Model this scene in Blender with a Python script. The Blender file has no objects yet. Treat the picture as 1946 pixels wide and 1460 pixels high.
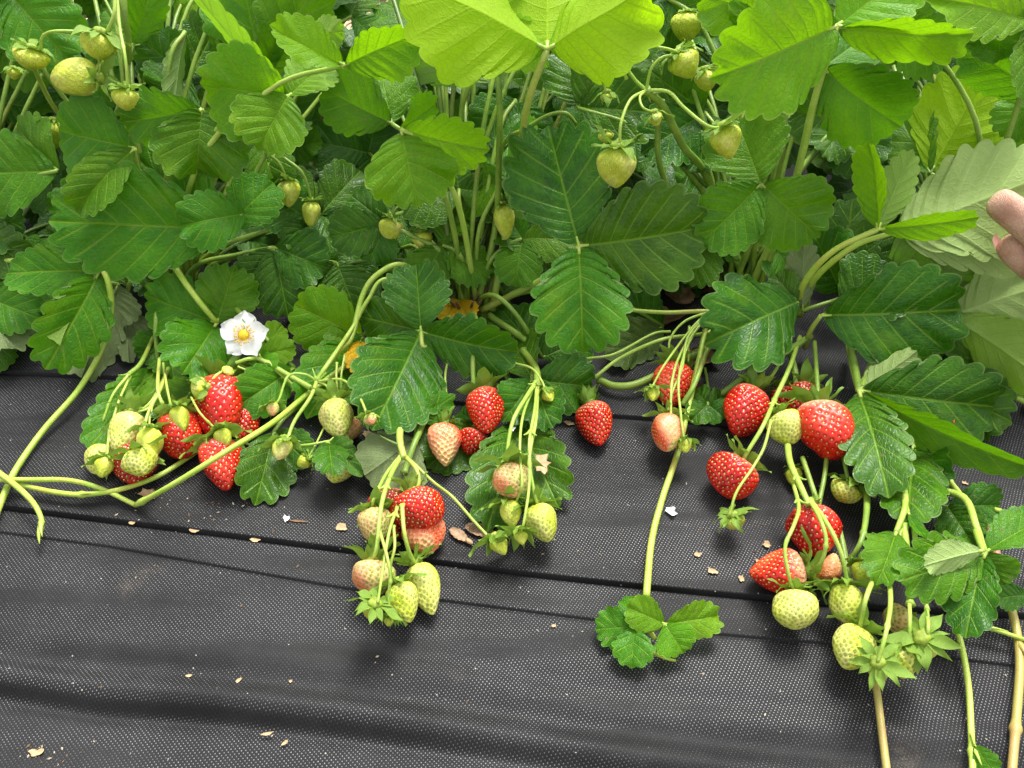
import bpy, math, random
import numpy as np
from mathutils import Matrix, Vector
R = math.radians
random.seed(7); rng = np.random.default_rng(7)
sc = bpy.context.scene; col = sc.collection
# ------------------------------------------------------------------ camera, sky, sun, exposure
FPX = 1619.0; PITCH = 45.0; CAMZ = 0.52
cd = bpy.data.cameras.new('camera'); cam = bpy.data.objects.new('camera', cd); col.objects.link(cam)
cd.sensor_width = 36; cd.lens = 36 * FPX / 1946; cd.clip_start = 0.01; cd.clip_end = 200
cam.location = (0, 0, CAMZ); cam.rotation_euler = (R(90 - PITCH), 0, 0); sc.camera = cam
SUN_EL, SUN_AZ = 62, 20          # the bright part of a cloudy sky, a little behind the bed
w = bpy.data.worlds.new('World'); sc.world = w; w.use_nodes = True
nt = w.node_tree; bg = nt.nodes['Background']
sky = nt.nodes.new('ShaderNodeTexSky'); sky.sky_type = 'NISHITA'; sky.sun_disc = False
sky.sun_elevation = R(SUN_EL); sky.sun_rotation = R(SUN_AZ); sky.dust_density = 4; sky.air_density = 1.0
hs = nt.nodes.new('ShaderNodeHueSaturation'); hs.inputs['Saturation'].default_value = 0.08
nt.links.new(sky.outputs[0], hs.inputs['Color']); nt.links.new(hs.outputs[0], bg.inputs[0])
bg.inputs[1].default_value = 0.14
sd = bpy.data.lights.new('sun', 'SUN'); sd.energy = 1.5; sd.angle = R(20); sd.color = (1, .97, .92)
sun = bpy.data.objects.new('sun', sd); col.objects.link(sun)
_a, _e = R(SUN_AZ), R(SUN_EL)
sun.rotation_euler = Vector((math.sin(_a) * math.cos(_e), math.cos(_a) * math.cos(_e), math.sin(_e))).to_track_quat('Z', 'Y').to_euler()
sc.view_settings.view_transform = 'Standard'; sc.view_settings.look = 'None'
sc.view_settings.exposure = 1.25; sc.view_settings.gamma = 1
sc.cycles.max_bounces = 8; sc.cycles.transmission_bounces = 3; sc.cycles.diffuse_bounces = 2
sc.cycles.glossy_bounces = 3; sc.cycles.caustics_reflective = False; sc.cycles.caustics_refractive = False

# ------------------------------------------------------------------ measured points
CAM = np.array([0, 0, CAMZ]); _p = R(PITCH)
FW = np.array([0, math.cos(_p), -math.sin(_p)]); UP = np.array([0, math.sin(_p), math.cos(_p)]); RT = np.array([1., 0, 0])
Y0, LEAN = 0.596, R(57)          # where the front of the leaf canopy meets the cloth, and how it leans
CN = np.array([0, -math.sin(LEAN), math.cos(LEAN)])
def direc(px, py): return FW + (px - 973) / FPX * RT - (py - 730) / FPX * UP
def surf(px, py):
    d = direc(px, py)
    D = CAMZ / -d[2] if d[2] < -1e-3 else 99
    k = CN.dot(d)
    if k < -1e-3:
        D2 = CN.dot(np.array([0, Y0, 0]) - CAM) / k
        if 0 < D2 < D: D = D2
    return D
def P(px, py, l=0.0): return CAM + (surf(px, py) - l) * direc(px, py)
def G(px, py, z=0.0):
    d = direc(px, py); return CAM + (CAMZ - z) / -d[2] * d
def mpp(px, py, l=0.0): return (surf(px, py) - l) / FPX     # metres per photo pixel there

# ------------------------------------------------------------------ fabric relief
def gl(pts):
    q = np.array([G(a, b)[:2] for a, b in pts]); return q[:, 0], q[:, 1]
LC = gl([(-300, 690), (600, 742), (1165, 792), (1300, 802), (1946, 878), (2300, 915)])
LA = gl([(-500, 930), (0, 962), (90, 973), (650, 1046), (985, 1088), (1300, 1120), (1666, 1155), (1946, 1172), (2300, 1192)])
LB = gl([(-500, 960), (0, 1009), (200, 1035), (650, 1117), (850, 1143), (1130, 1178), (1325, 1201), (1588, 1222), (1916, 1264), (2300, 1300)])
LD = gl([(-500, 1235), (0, 1322), (180, 1352), (400, 1368), (650, 1398), (1040, 1455), (1500, 1520), (2300, 1600)])
LE = gl([(-500, 1225), (0, 1262), (300, 1285), (650, 1325), (1100, 1395), (1600, 1450), (2300, 1520)])
LG = gl([(-500, 1150), (0, 1180), (500, 1225), (850, 1260), (1150, 1325), (1700, 1370), (2300, 1400)])
def ly(L, x):
    xs, ys = L
    y = np.interp(x, xs, ys)
    y = np.where(x < xs[0], ys[0] + (x - xs[0]) * (ys[1] - ys[0]) / (xs[1] - xs[0]) * .5, y)
    return np.where(x > xs[-1], ys[-1] + (x - xs[-1]) * (ys[-1] - ys[-2]) / (xs[-1] - xs[-2]) * .5, y)
def cloth(x, y):
    x = np.asarray(x, float); y = np.asarray(y, float)
    h = np.zeros(np.broadcast(x, y).shape)
    def pleat(L, a, wd, g):
        s = y - ly(L, x)
        up = a * np.exp(-np.clip(s, 0, None) / wd) * (1 / (1 + np.exp(-np.clip(s / .00045, -30, 30))))
        groove = -g * np.exp(-((s + .0012) / .0011) ** 2)
        return up + groove
    h = h + pleat(LA, .0030, .014, .0028) + pleat(LB, .0011, .010, .0012) + pleat(LC, .0022, .014, .0022)
    s = y - ly(LD, x); m = .55 + .45 / (1 + np.exp((x + .05) / .05))
    h = h + m * (.0066 * np.exp(-((s - .013) / .009) ** 2) - .0045 * np.exp(-((s + .001) / .006) ** 2))
    s = y - ly(LE, x); h = h + .0022 * np.exp(-((s + .008) / .010) ** 2) - .0018 * np.exp(-((s - .004) / .006) ** 2)
    s = y - ly(LG, x); h = h + .0018 * np.exp(-((s + .007) / .010) ** 2) - .0014 * np.exp(-((s - .003) / .005) ** 2)
    h = h + .0012 * np.sin(9 * x + 31 * y) * np.sin(23 * y - 4 * x + 1) + .0007 * np.sin(21 * x + 60 * y + 2)
    return h

# ------------------------------------------------------------------ objects
WM = {}
def M3(x, y, z, o):
    m = Matrix.Identity(4)
    for i in range(3): m[i][0], m[i][1], m[i][2], m[i][3] = float(x[i]), float(y[i]), float(z[i]), float(o[i])
    return m
def T3(o): return Matrix.Translation(Vector([float(v) for v in o]))
def link(name, data, W, parent=None, label=None, cat=None, group=None, kind=None):
    o = bpy.data.objects.new(name, data); col.objects.link(o); WM[o] = W
    if parent is not None:
        o.parent = parent; o.matrix_basis = WM[parent].inverted() @ W
    else: o.matrix_basis = W
    if label: o['label'] = label
    if cat: o['category'] = cat
    if group: o['group'] = group
    if kind: o['kind'] = kind
    return o
def mesh(name, V, F, mats, smooth=True, mi=None):
    me = bpy.data.meshes.new(name); V = np.asarray(V, float)
    me.from_pydata([tuple(v) for v in V.tolist()], [], F)
    for m in (mats if isinstance(mats, (list, tuple)) else [mats]): me.materials.append(m)
    if smooth: me.polygons.foreach_set('use_smooth', [True] * len(me.polygons))
    if mi is not None: me.polygons.foreach_set('material_index', mi)
    me.update(); return me
def vattr(me, name, A):
    A = np.asarray(A, np.float32)
    if A.ndim == 2 and A.shape[1] == 3:
        a = me.attributes.new(name, 'FLOAT_VECTOR', 'POINT'); a.data.foreach_set('vector', A.ravel())
    elif A.ndim == 2:
        a = me.attributes.new(name, 'FLOAT_COLOR', 'POINT'); a.data.foreach_set('color', A.ravel())
    else:
        a = me.attributes.new(name, 'FLOAT', 'POINT'); a.data.foreach_set('value', A.ravel())
def gridf(n, m, wrap=False, off=0):
    F = []
    for i in range(n - 1):
        for j in range(m if wrap else m - 1):
            a = off + i * m + j; b = off + i * m + (j + 1) % m
            F.append((a, b, b + m, a + m))
    return F
def smoothpath(pts, n):
    pts = np.asarray(pts, float)
    if len(pts) == 2: return pts[0] + (pts[1] - pts[0]) * np.linspace(0, 1, n)[:, None]
    q = np.vstack([2 * pts[0] - pts[1], pts, 2 * pts[-1] - pts[-2]]); out = []
    ts = np.linspace(0, len(pts) - 1 - 1e-6, n)
    for t in ts:
        i = int(t); f = t - i; a, b, c, d = q[i], q[i + 1], q[i + 2], q[i + 3]
        out.append(.5 * (2 * b + (c - a) * f + (2 * a - 5 * b + 4 * c - d) * f * f + (3 * b - a - 3 * c + d) * f ** 3))
    return np.array(out)
def tube(pts, r0, r1, n=14, k=7, flare=0, nodes=()):
    """vertices and faces of a tapering stem along pts; nodes = swollen joints at these fractions"""
    c = smoothpath(pts, n); t = np.gradient(c, axis=0); t /= np.linalg.norm(t, axis=1)[:, None] + 1e-12
    V = []; u = np.cross(t[0], [0.3, .2, 1.]); u /= np.linalg.norm(u)
    for i in range(n):
        u = u - u.dot(t[i]) * t[i]; u /= np.linalg.norm(u) + 1e-12; v = np.cross(t[i], u)
        f = i / (n - 1); r = r0 + (r1 - r0) * f
        if flare: r *= 1 + flare * max(0, 1 - f * 8)
        for nd in nodes: r *= 1 + .5 * math.exp(-((f - nd) / .012) ** 2)
        for j in range(k):
            a = 2 * math.pi * j / k; V.append(c[i] + r * (math.cos(a) * u + math.sin(a) * v))
    F = gridf(n, k, True); F.append(tuple(range(k))[::-1]); F.append(tuple(range((n - 1) * k, n * k)))
    return np.array(V), F
def join(parts):
    V, F, o = [], [], 0
    for v, f in parts:
        V.append(v); F += [tuple(i + o for i in q) for q in f]; o += len(v)
    return np.vstack(V), F

# ------------------------------------------------------------------ materials
def newmat(name):
    m = bpy.data.materials.new(name); m.use_nodes = True; n = m.node_tree; n.nodes.clear()
    out = n.nodes.new('ShaderNodeOutputMaterial'); return m, n, out
def N(n, t, **k):
    x = n.nodes.new(t)
    for a, b in k.items():
        if a.startswith('i_'): x.inputs[a[2:].replace('_', ' ')].default_value = b
        else: setattr(x, a, b)
    return x
def math_(n, op, a, b=None, clamp=False):
    x = N(n, 'ShaderNodeMath', operation=op, use_clamp=clamp)
    for i, v in enumerate((a, b)):
        if v is None: continue
        if isinstance(v, (int, float)): x.inputs[i].default_value = v
        else: n.links.new(v, x.inputs[i])
    return x.outputs[0]
def mix(n, f, a, b):
    x = N(n, 'ShaderNodeMix', data_type='RGBA')
    for s, v in ((x.inputs[0], f), (x.inputs[6], a), (x.inputs[7], b)):
        if isinstance(v, (int, float)): s.default_value = v
        elif isinstance(v, tuple): s.default_value = (*v, 1) if len(v) == 3 else v
        else: n.links.new(v, s)
    return x.outputs[2]
def ramp(n, v, a, b, lo=0., hi=1.):
    x = N(n, 'ShaderNodeMapRange', clamp=True, interpolation_type='SMOOTHSTEP')
    n.links.new(v, x.inputs[0]); x.inputs[1].default_value = a; x.inputs[2].default_value = b
    x.inputs[3].default_value = lo; x.inputs[4].default_value = hi; return x.outputs[0]

def leafmat(name, c1, c2, vein, under, transc, trans, rough=.36, edge=(.2, .3, .08)):
    m, n, out = newmat(name); L = n.links.new
    at = N(n, 'ShaderNodeAttribute', attribute_name='lf'); sp = N(n, 'ShaderNodeSeparateXYZ'); L(at.outputs['Vector'], sp.inputs[0])
    q, t, xm = sp.outputs
    oi = N(n, 'ShaderNodeObjectInfo'); tc = N(n, 'ShaderNodeTexCoord')
    fr = math_(n, 'FRACT', q); d = math_(n, 'ABSOLUTE', math_(n, 'SUBTRACT', fr, .5))
    side = math_(n, 'MULTIPLY', ramp(n, d, .015, .085, 1, 0), ramp(n, t, .72, .95, 1, .0))
    midr = ramp(n, xm, .03, .10, 1, 0)
    veins = math_(n, 'MAXIMUM', math_(n, 'MULTIPLY', side, .85), midr)
    # tertiary net and quilting
    cb = N(n, 'ShaderNodeCombineXYZ'); L(math_(n, 'MULTIPLY', q, 2.2), cb.inputs[0]); L(math_(n, 'MULTIPLY', t, 11.), cb.inputs[1]); L(oi.outputs['Random'], cb.inputs[2])
    vo = N(n, 'ShaderNodeTexVoronoi', feature='DISTANCE_TO_EDGE'); vo.inputs['Scale'].default_value = 1.0; L(cb.outputs[0], vo.inputs['Vector'])
    net = ramp(n, vo.outputs['Distance'], 0, .16, 1, 0)
    nz = N(n, 'ShaderNodeTexNoise'); nz.inputs['Scale'].default_value = 45; nz.inputs['Detail'].default_value = 4; L(tc.outputs['Object'], nz.inputs['Vector'])
    nf = N(n, 'ShaderNodeTexNoise'); nf.inputs['Scale'].default_value = 420; nf.inputs['Detail'].default_value = 3; L(tc.outputs['Object'], nf.inputs['Vector'])
    base = mix(n, ramp(n, nz.outputs[0], .35, .68), c1, c2)
    hsv = N(n, 'ShaderNodeHueSaturation'); L(base, hsv.inputs['Color'])
    L(ramp(n, oi.outputs['Random'], 0, 1, .488, .515), hsv.inputs['Hue']); L(ramp(n, nf.outputs[0], .3, .7, .88, 1.12), hsv.inputs['Value'])
    base = mix(n, math_(n, 'MULTIPLY', net, .13), hsv.outputs[0], vein)
    base = mix(n, math_(n, 'MULTIPLY', veins, .78), base, vein)
    # old leaves are pitted and have a few pale or brown specks; the margin is paler
    spk = N(n, 'ShaderNodeTexNoise'); spk.inputs['Scale'].default_value = 150; spk.inputs['Detail'].default_value = 1; L(tc.outputs['Object'], spk.inputs['Vector'])
    base = mix(n, ramp(n, spk.outputs[0], .74, .78, 0, .5), base, (.20, .17, .06))
    base = mix(n, math_(n, 'MULTIPLY', ramp(n, t, .955, 1.0), .55), base, edge)
    # a few leaves have scorched brown stretches along the rim, and bronze patches
    old = math_(n, 'MULTIPLY', ramp(n, oi.outputs['Random'], .97, .985), math_(n, 'MULTIPLY', ramp(n, t, .88, .98), ramp(n, nz.outputs[0], .50, .60)))
    base = mix(n, math_(n, 'MULTIPLY', old, .85), base, (.22, .12, .035))
    pt = N(n, 'ShaderNodeTexNoise'); pt.inputs['Scale'].default_value = 22; pt.inputs['Detail'].default_value = 2; L(tc.outputs['Object'], pt.inputs['Vector'])
    base = mix(n, ramp(n, pt.outputs[0], .56, .74, 0, .38), base, tuple(min(1, v * 1.25) for v in (c2[0] * 1.7, c2[1], c2[2])))
    un = mix(n, math_(n, 'MULTIPLY', math_(n, 'MAXIMUM', veins, math_(n, 'MULTIPLY', net, .35)), .55), under, tuple(min(1, v * 1.45) for v in under))
    geo = N(n, 'ShaderNodeNewGeometry'); colr = mix(n, geo.outputs['Backfacing'], base, un)
    wr_ = N(n, 'ShaderNodeTexNoise'); wr_.inputs['Scale'].default_value = 130; wr_.inputs['Detail'].default_value = 2; wr_.inputs['Distortion'].default_value = .6; L(tc.outputs['Object'], wr_.inputs['Vector'])
    hgt = math_(n, 'SUBTRACT', math_(n, 'ADD', math_(n, 'MULTIPLY', wr_.outputs[0], .9), math_(n, 'MULTIPLY', nf.outputs[0], .25)), math_(n, 'ADD', math_(n, 'MULTIPLY', net, .45), math_(n, 'MULTIPLY', veins, .9)))
    bp = N(n, 'ShaderNodeBump'); bp.inputs['Strength'].default_value = .75; bp.inputs['Distance'].default_value = .00055; L(hgt, bp.inputs['Height'])
    pb = N(n, 'ShaderNodeBsdfPrincipled'); L(colr, pb.inputs['Base Color']); L(bp.outputs[0], pb.inputs['Normal'])
    rr = math_(n, 'ADD', ramp(n, nz.outputs[0], .3, .7, rough - .02, rough + .12), math_(n, 'MULTIPLY', geo.outputs['Backfacing'], .25)); L(rr, pb.inputs['Roughness'])
    pb.inputs['Specular IOR Level'].default_value = .27
    tr = N(n, 'ShaderNodeBsdfTranslucent'); tcx = mix(n, math_(n, 'MULTIPLY', math_(n, 'MAXIMUM', veins, math_(n, 'MULTIPLY', net, .45)), .75), transc, tuple(v * .45 for v in transc)); L(tcx, tr.inputs[0]); L(bp.outputs[0], tr.inputs['Normal'])
    ms = N(n, 'ShaderNodeMixShader'); ms.inputs[0].default_value = trans; L(pb.outputs[0], ms.inputs[1]); L(tr.outputs[0], ms.inputs[2]); L(ms.outputs[0], out.inputs[0])
    return m
LM = {
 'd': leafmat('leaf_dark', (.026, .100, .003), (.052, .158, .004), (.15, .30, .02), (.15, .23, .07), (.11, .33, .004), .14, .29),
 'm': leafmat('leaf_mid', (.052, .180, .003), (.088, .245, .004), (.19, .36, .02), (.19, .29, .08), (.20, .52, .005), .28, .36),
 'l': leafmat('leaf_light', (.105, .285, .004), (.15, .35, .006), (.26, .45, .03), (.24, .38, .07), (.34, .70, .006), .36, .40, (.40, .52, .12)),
 'y': leafmat('leaf_glow', (.17, .39, .004), (.22, .45, .006), (.32, .52, .03), (.31, .50, .015), (.52, .90, .006), .48, .44, (.46, .58, .10)),
 'g': leafmat('leaf_greyish', (.06, .12, .02), (.085, .15, .025), (.16, .24, .06), (.19, .25, .10), (.16, .27, .04), .18, .5),
 'u': leafmat('leaf_pale_beneath', (.07, .18, .01), (.10, .22, .015), (.2, .3, .05), (.34, .47, .15), (.36, .54, .06), .24, .45),
 'o': leafmat('leaf_yellowed', (.62, .34, .004), (.75, .44, .008), (.6, .5, .04), (.5, .38, .05), (.8, .5, .01), .25, .45, (.5, .3, .05)),
}
def stemmat(name, c1, c2, rough=.4, sc_=60, spots=0):
    m, n, out = newmat(name); L = n.links.new
    tc = N(n, 'ShaderNodeTexCoord'); nz = N(n, 'ShaderNodeTexNoise'); nz.inputs['Scale'].default_value = sc_; nz.inputs['Detail'].default_value = 3; L(tc.outputs['Object'], nz.inputs['Vector'])
    c = mix(n, ramp(n, nz.outputs[0], .35, .65), c1, c2)
    n3 = N(n, 'ShaderNodeTexNoise'); n3.inputs['Scale'].default_value = 24; n3.inputs['Detail'].default_value = 2; L(tc.outputs['Object'], n3.inputs['Vector'])
    c = mix(n, ramp(n, n3.outputs[0], .56, .74, 0, .45), c, (c2[0] * 1.15, c2[1] * .55, c2[2] * .8))
    n2 = N(n, 'ShaderNodeTexNoise'); n2.inputs['Scale'].default_value = 900; L(tc.outputs['Object'], n2.inputs['Vector'])
    c = mix(n, ramp(n, n2.outputs[0], .45, .75, 0, .25), c, tuple(min(1, v * 1.7 + .03) for v in c2))
    bp = N(n, 'ShaderNodeBump'); bp.inputs['Strength'].default_value = .4; bp.inputs['Distance'].default_value = .0003; L(n2.outputs[0], bp.inputs['Height'])
    pb = N(n, 'ShaderNodeBsdfPrincipled'); L(c, pb.inputs['Base Color']); pb.inputs['Roughness'].default_value = rough; L(bp.outputs[0], pb.inputs['Normal'])
    pb.inputs['Subsurface Weight'].default_value = .15; pb.inputs['Subsurface Radius'].default_value = (.6, 1, .2); pb.inputs['Subsurface Scale'].default_value = .001
    L(pb.outputs[0], out.inputs[0]); return m
SM = {
 'p': stemmat('petiole_green', (.16, .27, .03), (.25, .38, .05)),
 't': stemmat('stalk_pale', (.30, .46, .055), (.42, .56, .10)),
 'r': stemmat('runner_pale', (.34, .50, .05), (.44, .56, .09)),
 'x': stemmat('runner_reddish', (.40, .36, .08), (.48, .20, .12), .42, 18),
 'k': stemmat('petiole_dark', (.07, .14, .02), (.12, .20, .03)),
 'w': stemmat('root_collar_brown', (.07, .035, .02), (.18, .10, .05), .8, 140),
}
def berrymat():
    m, n, out = newmat('berry_skin'); L = n.links.new
    at = N(n, 'ShaderNodeAttribute', attribute_name='bc'); rp = N(n, 'ShaderNodeAttribute', attribute_name='ripe')
    tc = N(n, 'ShaderNodeTexCoord'); nz = N(n, 'ShaderNodeTexNoise'); nz.inputs['Scale'].default_value = 260; nz.inputs['Detail'].default_value = 3; L(tc.outputs['Object'], nz.inputs['Vector'])
    hsv = N(n, 'ShaderNodeHueSaturation'); L(at.outputs['Color'], hsv.inputs['Color']); L(ramp(n, nz.outputs[0], .3, .7, .86, 1.14), hsv.inputs['Value'])
    bp = N(n, 'ShaderNodeBump'); bp.inputs['Strength'].default_value = .35; bp.inputs['Distance'].default_value = .0003; L(nz.outputs[0], bp.inputs['Height'])
    pb = N(n, 'ShaderNodeBsdfPrincipled'); L(hsv.outputs[0], pb.inputs['Base Color']); L(bp.outputs[0], pb.inputs['Normal'])
    n4 = N(n, 'ShaderNodeTexNoise'); n4.inputs['Scale'].default_value = 90; L(tc.outputs['Object'], n4.inputs['Vector'])
    L(math_(n, 'ADD', ramp(n, rp.outputs['Fac'], 0, 1, .48, .17), ramp(n, n4.outputs[0], .35, .65, 0, .14)), pb.inputs['Roughness'])
    pb.inputs['Subsurface Weight'].default_value = .25; pb.inputs['Subsurface Radius'].default_value = (1, .35, .15); pb.inputs['Subsurface Scale'].default_value = .0022
    pb.inputs['Coat Weight'].default_value = 0.0
    L(pb.outputs[0], out.inputs[0]); return m
BM = berrymat()
def plain(name, c, rough=.5, var=.15, scale=300, bump=.3, trans=None, c2=None):
    m, n, out = newmat(name); L = n.links.new
    tc = N(n, 'ShaderNodeTexCoord'); nz = N(n, 'ShaderNodeTexNoise'); nz.inputs['Scale'].default_value = scale; nz.inputs['Detail'].default_value = 4; L(tc.outputs['Object'], nz.inputs['Vector'])
    cc = mix(n, ramp(n, nz.outputs[0], .3, .7), tuple(v * (1 - var) for v in c), c2 or tuple(min(1, v * (1 + var)) for v in c))
    bp = N(n, 'ShaderNodeBump'); bp.inputs['Strength'].default_value = bump; bp.inputs['Distance'].default_value = .0004; L(nz.outputs[0], bp.inputs['Height'])
    pb = N(n, 'ShaderNodeBsdfPrincipled'); L(cc, pb.inputs['Base Color']); pb.inputs['Roughness'].default_value = rough; L(bp.outputs[0], pb.inputs['Normal'])
    if trans:
        tr = N(n, 'ShaderNodeBsdfTranslucent'); L(cc, tr.inputs[0]); ms = N(n, 'ShaderNodeMixShader'); ms.inputs[0].default_value = trans
        L(pb.outputs[0], ms.inputs[1]); L(tr.outputs[0], ms.inputs[2]); L(ms.outputs[0], out.inputs[0])
    else: L(pb.outputs[0], out.inputs[0])
    return m
MS = {'yel': plain('seed_straw', (.80, .62, .16), .35), 'grn': plain('seed_green', (.30, .35, .03), .5), 'yng': plain('seed_young', (.62, .62, .12), .4), 'brn': plain('seed_orange', (.75, .40, .08), .35)}
SEP = {'l': plain('sepal_light', (.24, .40, .045), .5, .38, 110, .7, .3), 'm': plain('sepal_mid', (.17, .33, .03), .42, .2, 160, .3, .2), 'y': plain('sepal_yellow', (.36, .48, .06), .5, .3, 200, .6, .3)}
DRY = plain('dry_leaf_brown', (.16, .075, .03), .7, .4, 90, .8, .1, (.30, .17, .08)); TAN = plain('dry_scrap_tan', (.55, .38, .20), .7, .25, 200, .6, .1)
PETAL = plain('petal_white', (.86, .87, .86), .5, .03, 120, .15, .25); STAMEN = plain('stamen_yellow', (.85, .55, .02), .5, .15, 600)
SKIN = None
# ------------------------------------------------------------------ cloth ground and what lies beyond
def clothmat():
    m, n, out = newmat('landscape_cloth'); L = n.links.new
    tc = N(n, 'ShaderNodeTexCoord'); mp = N(n, 'ShaderNodeMapping'); L(tc.outputs['Object'], mp.inputs[0]); mp.inputs['Rotation'].default_value = (0, 0, R(-7))
    wob = N(n, 'ShaderNodeTexNoise'); wob.inputs['Scale'].default_value = 14; L(tc.outputs['Object'], wob.inputs['Vector'])
    va = N(n, 'ShaderNodeVectorMath', operation='MULTIPLY_ADD'); L(wob.outputs['Color'], va.inputs[0]); va.inputs[1].default_value = (.004, .004, 0); L(mp.outputs[0], va.inputs[2])
    sp = N(n, 'ShaderNodeSeparateXYZ'); L(va.outputs[0], sp.inputs[0])
    # embossed bond points on a staggered lattice, 2.6 mm apart
    K = 2 * math.pi / .0026
    a = math_(n, 'COSINE', math_(n, 'MULTIPLY', sp.outputs[0], K)); b = math_(n, 'COSINE', math_(n, 'MULTIPLY', sp.outputs[1], K / 1.22))
    dots = math_(n, 'MULTIPLY', a, b)                  # 1 at both staggered sets of points
    dot = ramp(n, dots, .55, .90)
    gr = N(n, 'ShaderNodeTexNoise'); gr.inputs['Scale'].default_value = 950; gr.inputs['Detail'].default_value = 2; L(tc.outputs['Object'], gr.inputs['Vector'])
    lo = N(n, 'ShaderNodeTexNoise'); lo.inputs['Scale'].default_value = 9; lo.inputs['Detail'].default_value = 6; lo.inputs['Roughness'].default_value = .65; L(tc.outputs['Object'], lo.inputs['Vector'])
    mu = N(n, 'ShaderNodeTexNoise'); mu.inputs['Scale'].default_value = 7.3; mu.inputs['Detail'].default_value = 7; mu.inputs['Roughness'].default_value = .7
    mp2 = N(n, 'ShaderNodeMapping'); L(tc.outputs['Object'], mp2.inputs[0]); mp2.inputs['Location'].default_value = (3.1, 7.7, 0); L(mp2.outputs[0], mu.inputs['Vector'])
    base = mix(n, ramp(n, lo.outputs[0], .35, .7), (.0125, .0125, .013), (.023, .023, .0235))
    dcol = mix(n, ramp(n, gr.outputs[0], .35, .65), (.10, .10, .105), (.26, .26, .27))
    # sheen painted into the bond points: it fades on creases and folds turned from light
    mp3 = N(n, 'ShaderNodeMapping'); L(tc.outputs['Object'], mp3.inputs[0]); mp3.inputs['Scale'].default_value = (2.2, 17, 1); mp3.inputs['Rotation'].default_value = (0, 0, R(7))
    cr = N(n, 'ShaderNodeTexNoise'); cr.inputs['Scale'].default_value = 1.6; cr.inputs['Detail'].default_value = 4; cr.inputs['Roughness'].default_value = .6; L(mp3.outputs[0], cr.inputs['Vector'])
    g_ = N(n, 'ShaderNodeNewGeometry'); gs = N(n, 'ShaderNodeSeparateXYZ'); L(g_.outputs['True Normal'], gs.inputs[0])
    flat = ramp(n, gs.outputs[2], .58, .86)
    dot = math_(n, 'MULTIPLY', dot, math_(n, 'MULTIPLY', flat, ramp(n, cr.outputs[0], .36, .56, .18, 1.0)))
    dm = math_(n, 'MULTIPLY', dot, ramp(n, lo.outputs[0], .25, .6, .7, 1.0))
    c = mix(n, dm, base, dcol)
    mud = ramp(n, mu.outputs[0], .60, .80, 0, .5)
    mudf = math_(n, 'MULTIPLY', mud, ramp(n, gr.outputs[0], .3, .6, .3, 1))
    c = mix(n, mudf, c, (.20, .16, .115))
    fl = N(n, 'ShaderNodeTexVoronoi'); fl.inputs['Scale'].default_value = 170; L(tc.outputs['Object'], fl.inputs['Vector'])
    sel = N(n, 'ShaderNodeSeparateColor'); L(fl.outputs['Color'], sel.inputs[0])
    fleck = math_(n, 'MULTIPLY', ramp(n, fl.outputs['Distance'], .06, .11, 1, 0), ramp(n, sel.outputs[0], .86, .9, 0, 1))
    c = mix(n, math_(n, 'MULTIPLY', fleck, .8), c, (.5, .45, .36))
    h = math_(n, 'ADD', math_(n, 'MULTIPLY', dots, -.5), math_(n, 'MULTIPLY', gr.outputs[0], .5))
    bp = N(n, 'ShaderNodeBump'); bp.inputs['Strength'].default_value = .35; bp.inputs['Distance'].default_value = .0004; L(h, bp.inputs['Height'])
    pb = N(n, 'ShaderNodeBsdfPrincipled'); L(c, pb.inputs['Base Color']); L(ramp(n, dot, 0, 1, .62, .36), pb.inputs['Roughness']); L(bp.outputs[0], pb.inputs['Normal'])
    L(ramp(n, dot, 0, 1, .16, .42), pb.inputs['Specular IOR Level'])
    L(pb.outputs[0], out.inputs[0]); return m
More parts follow.
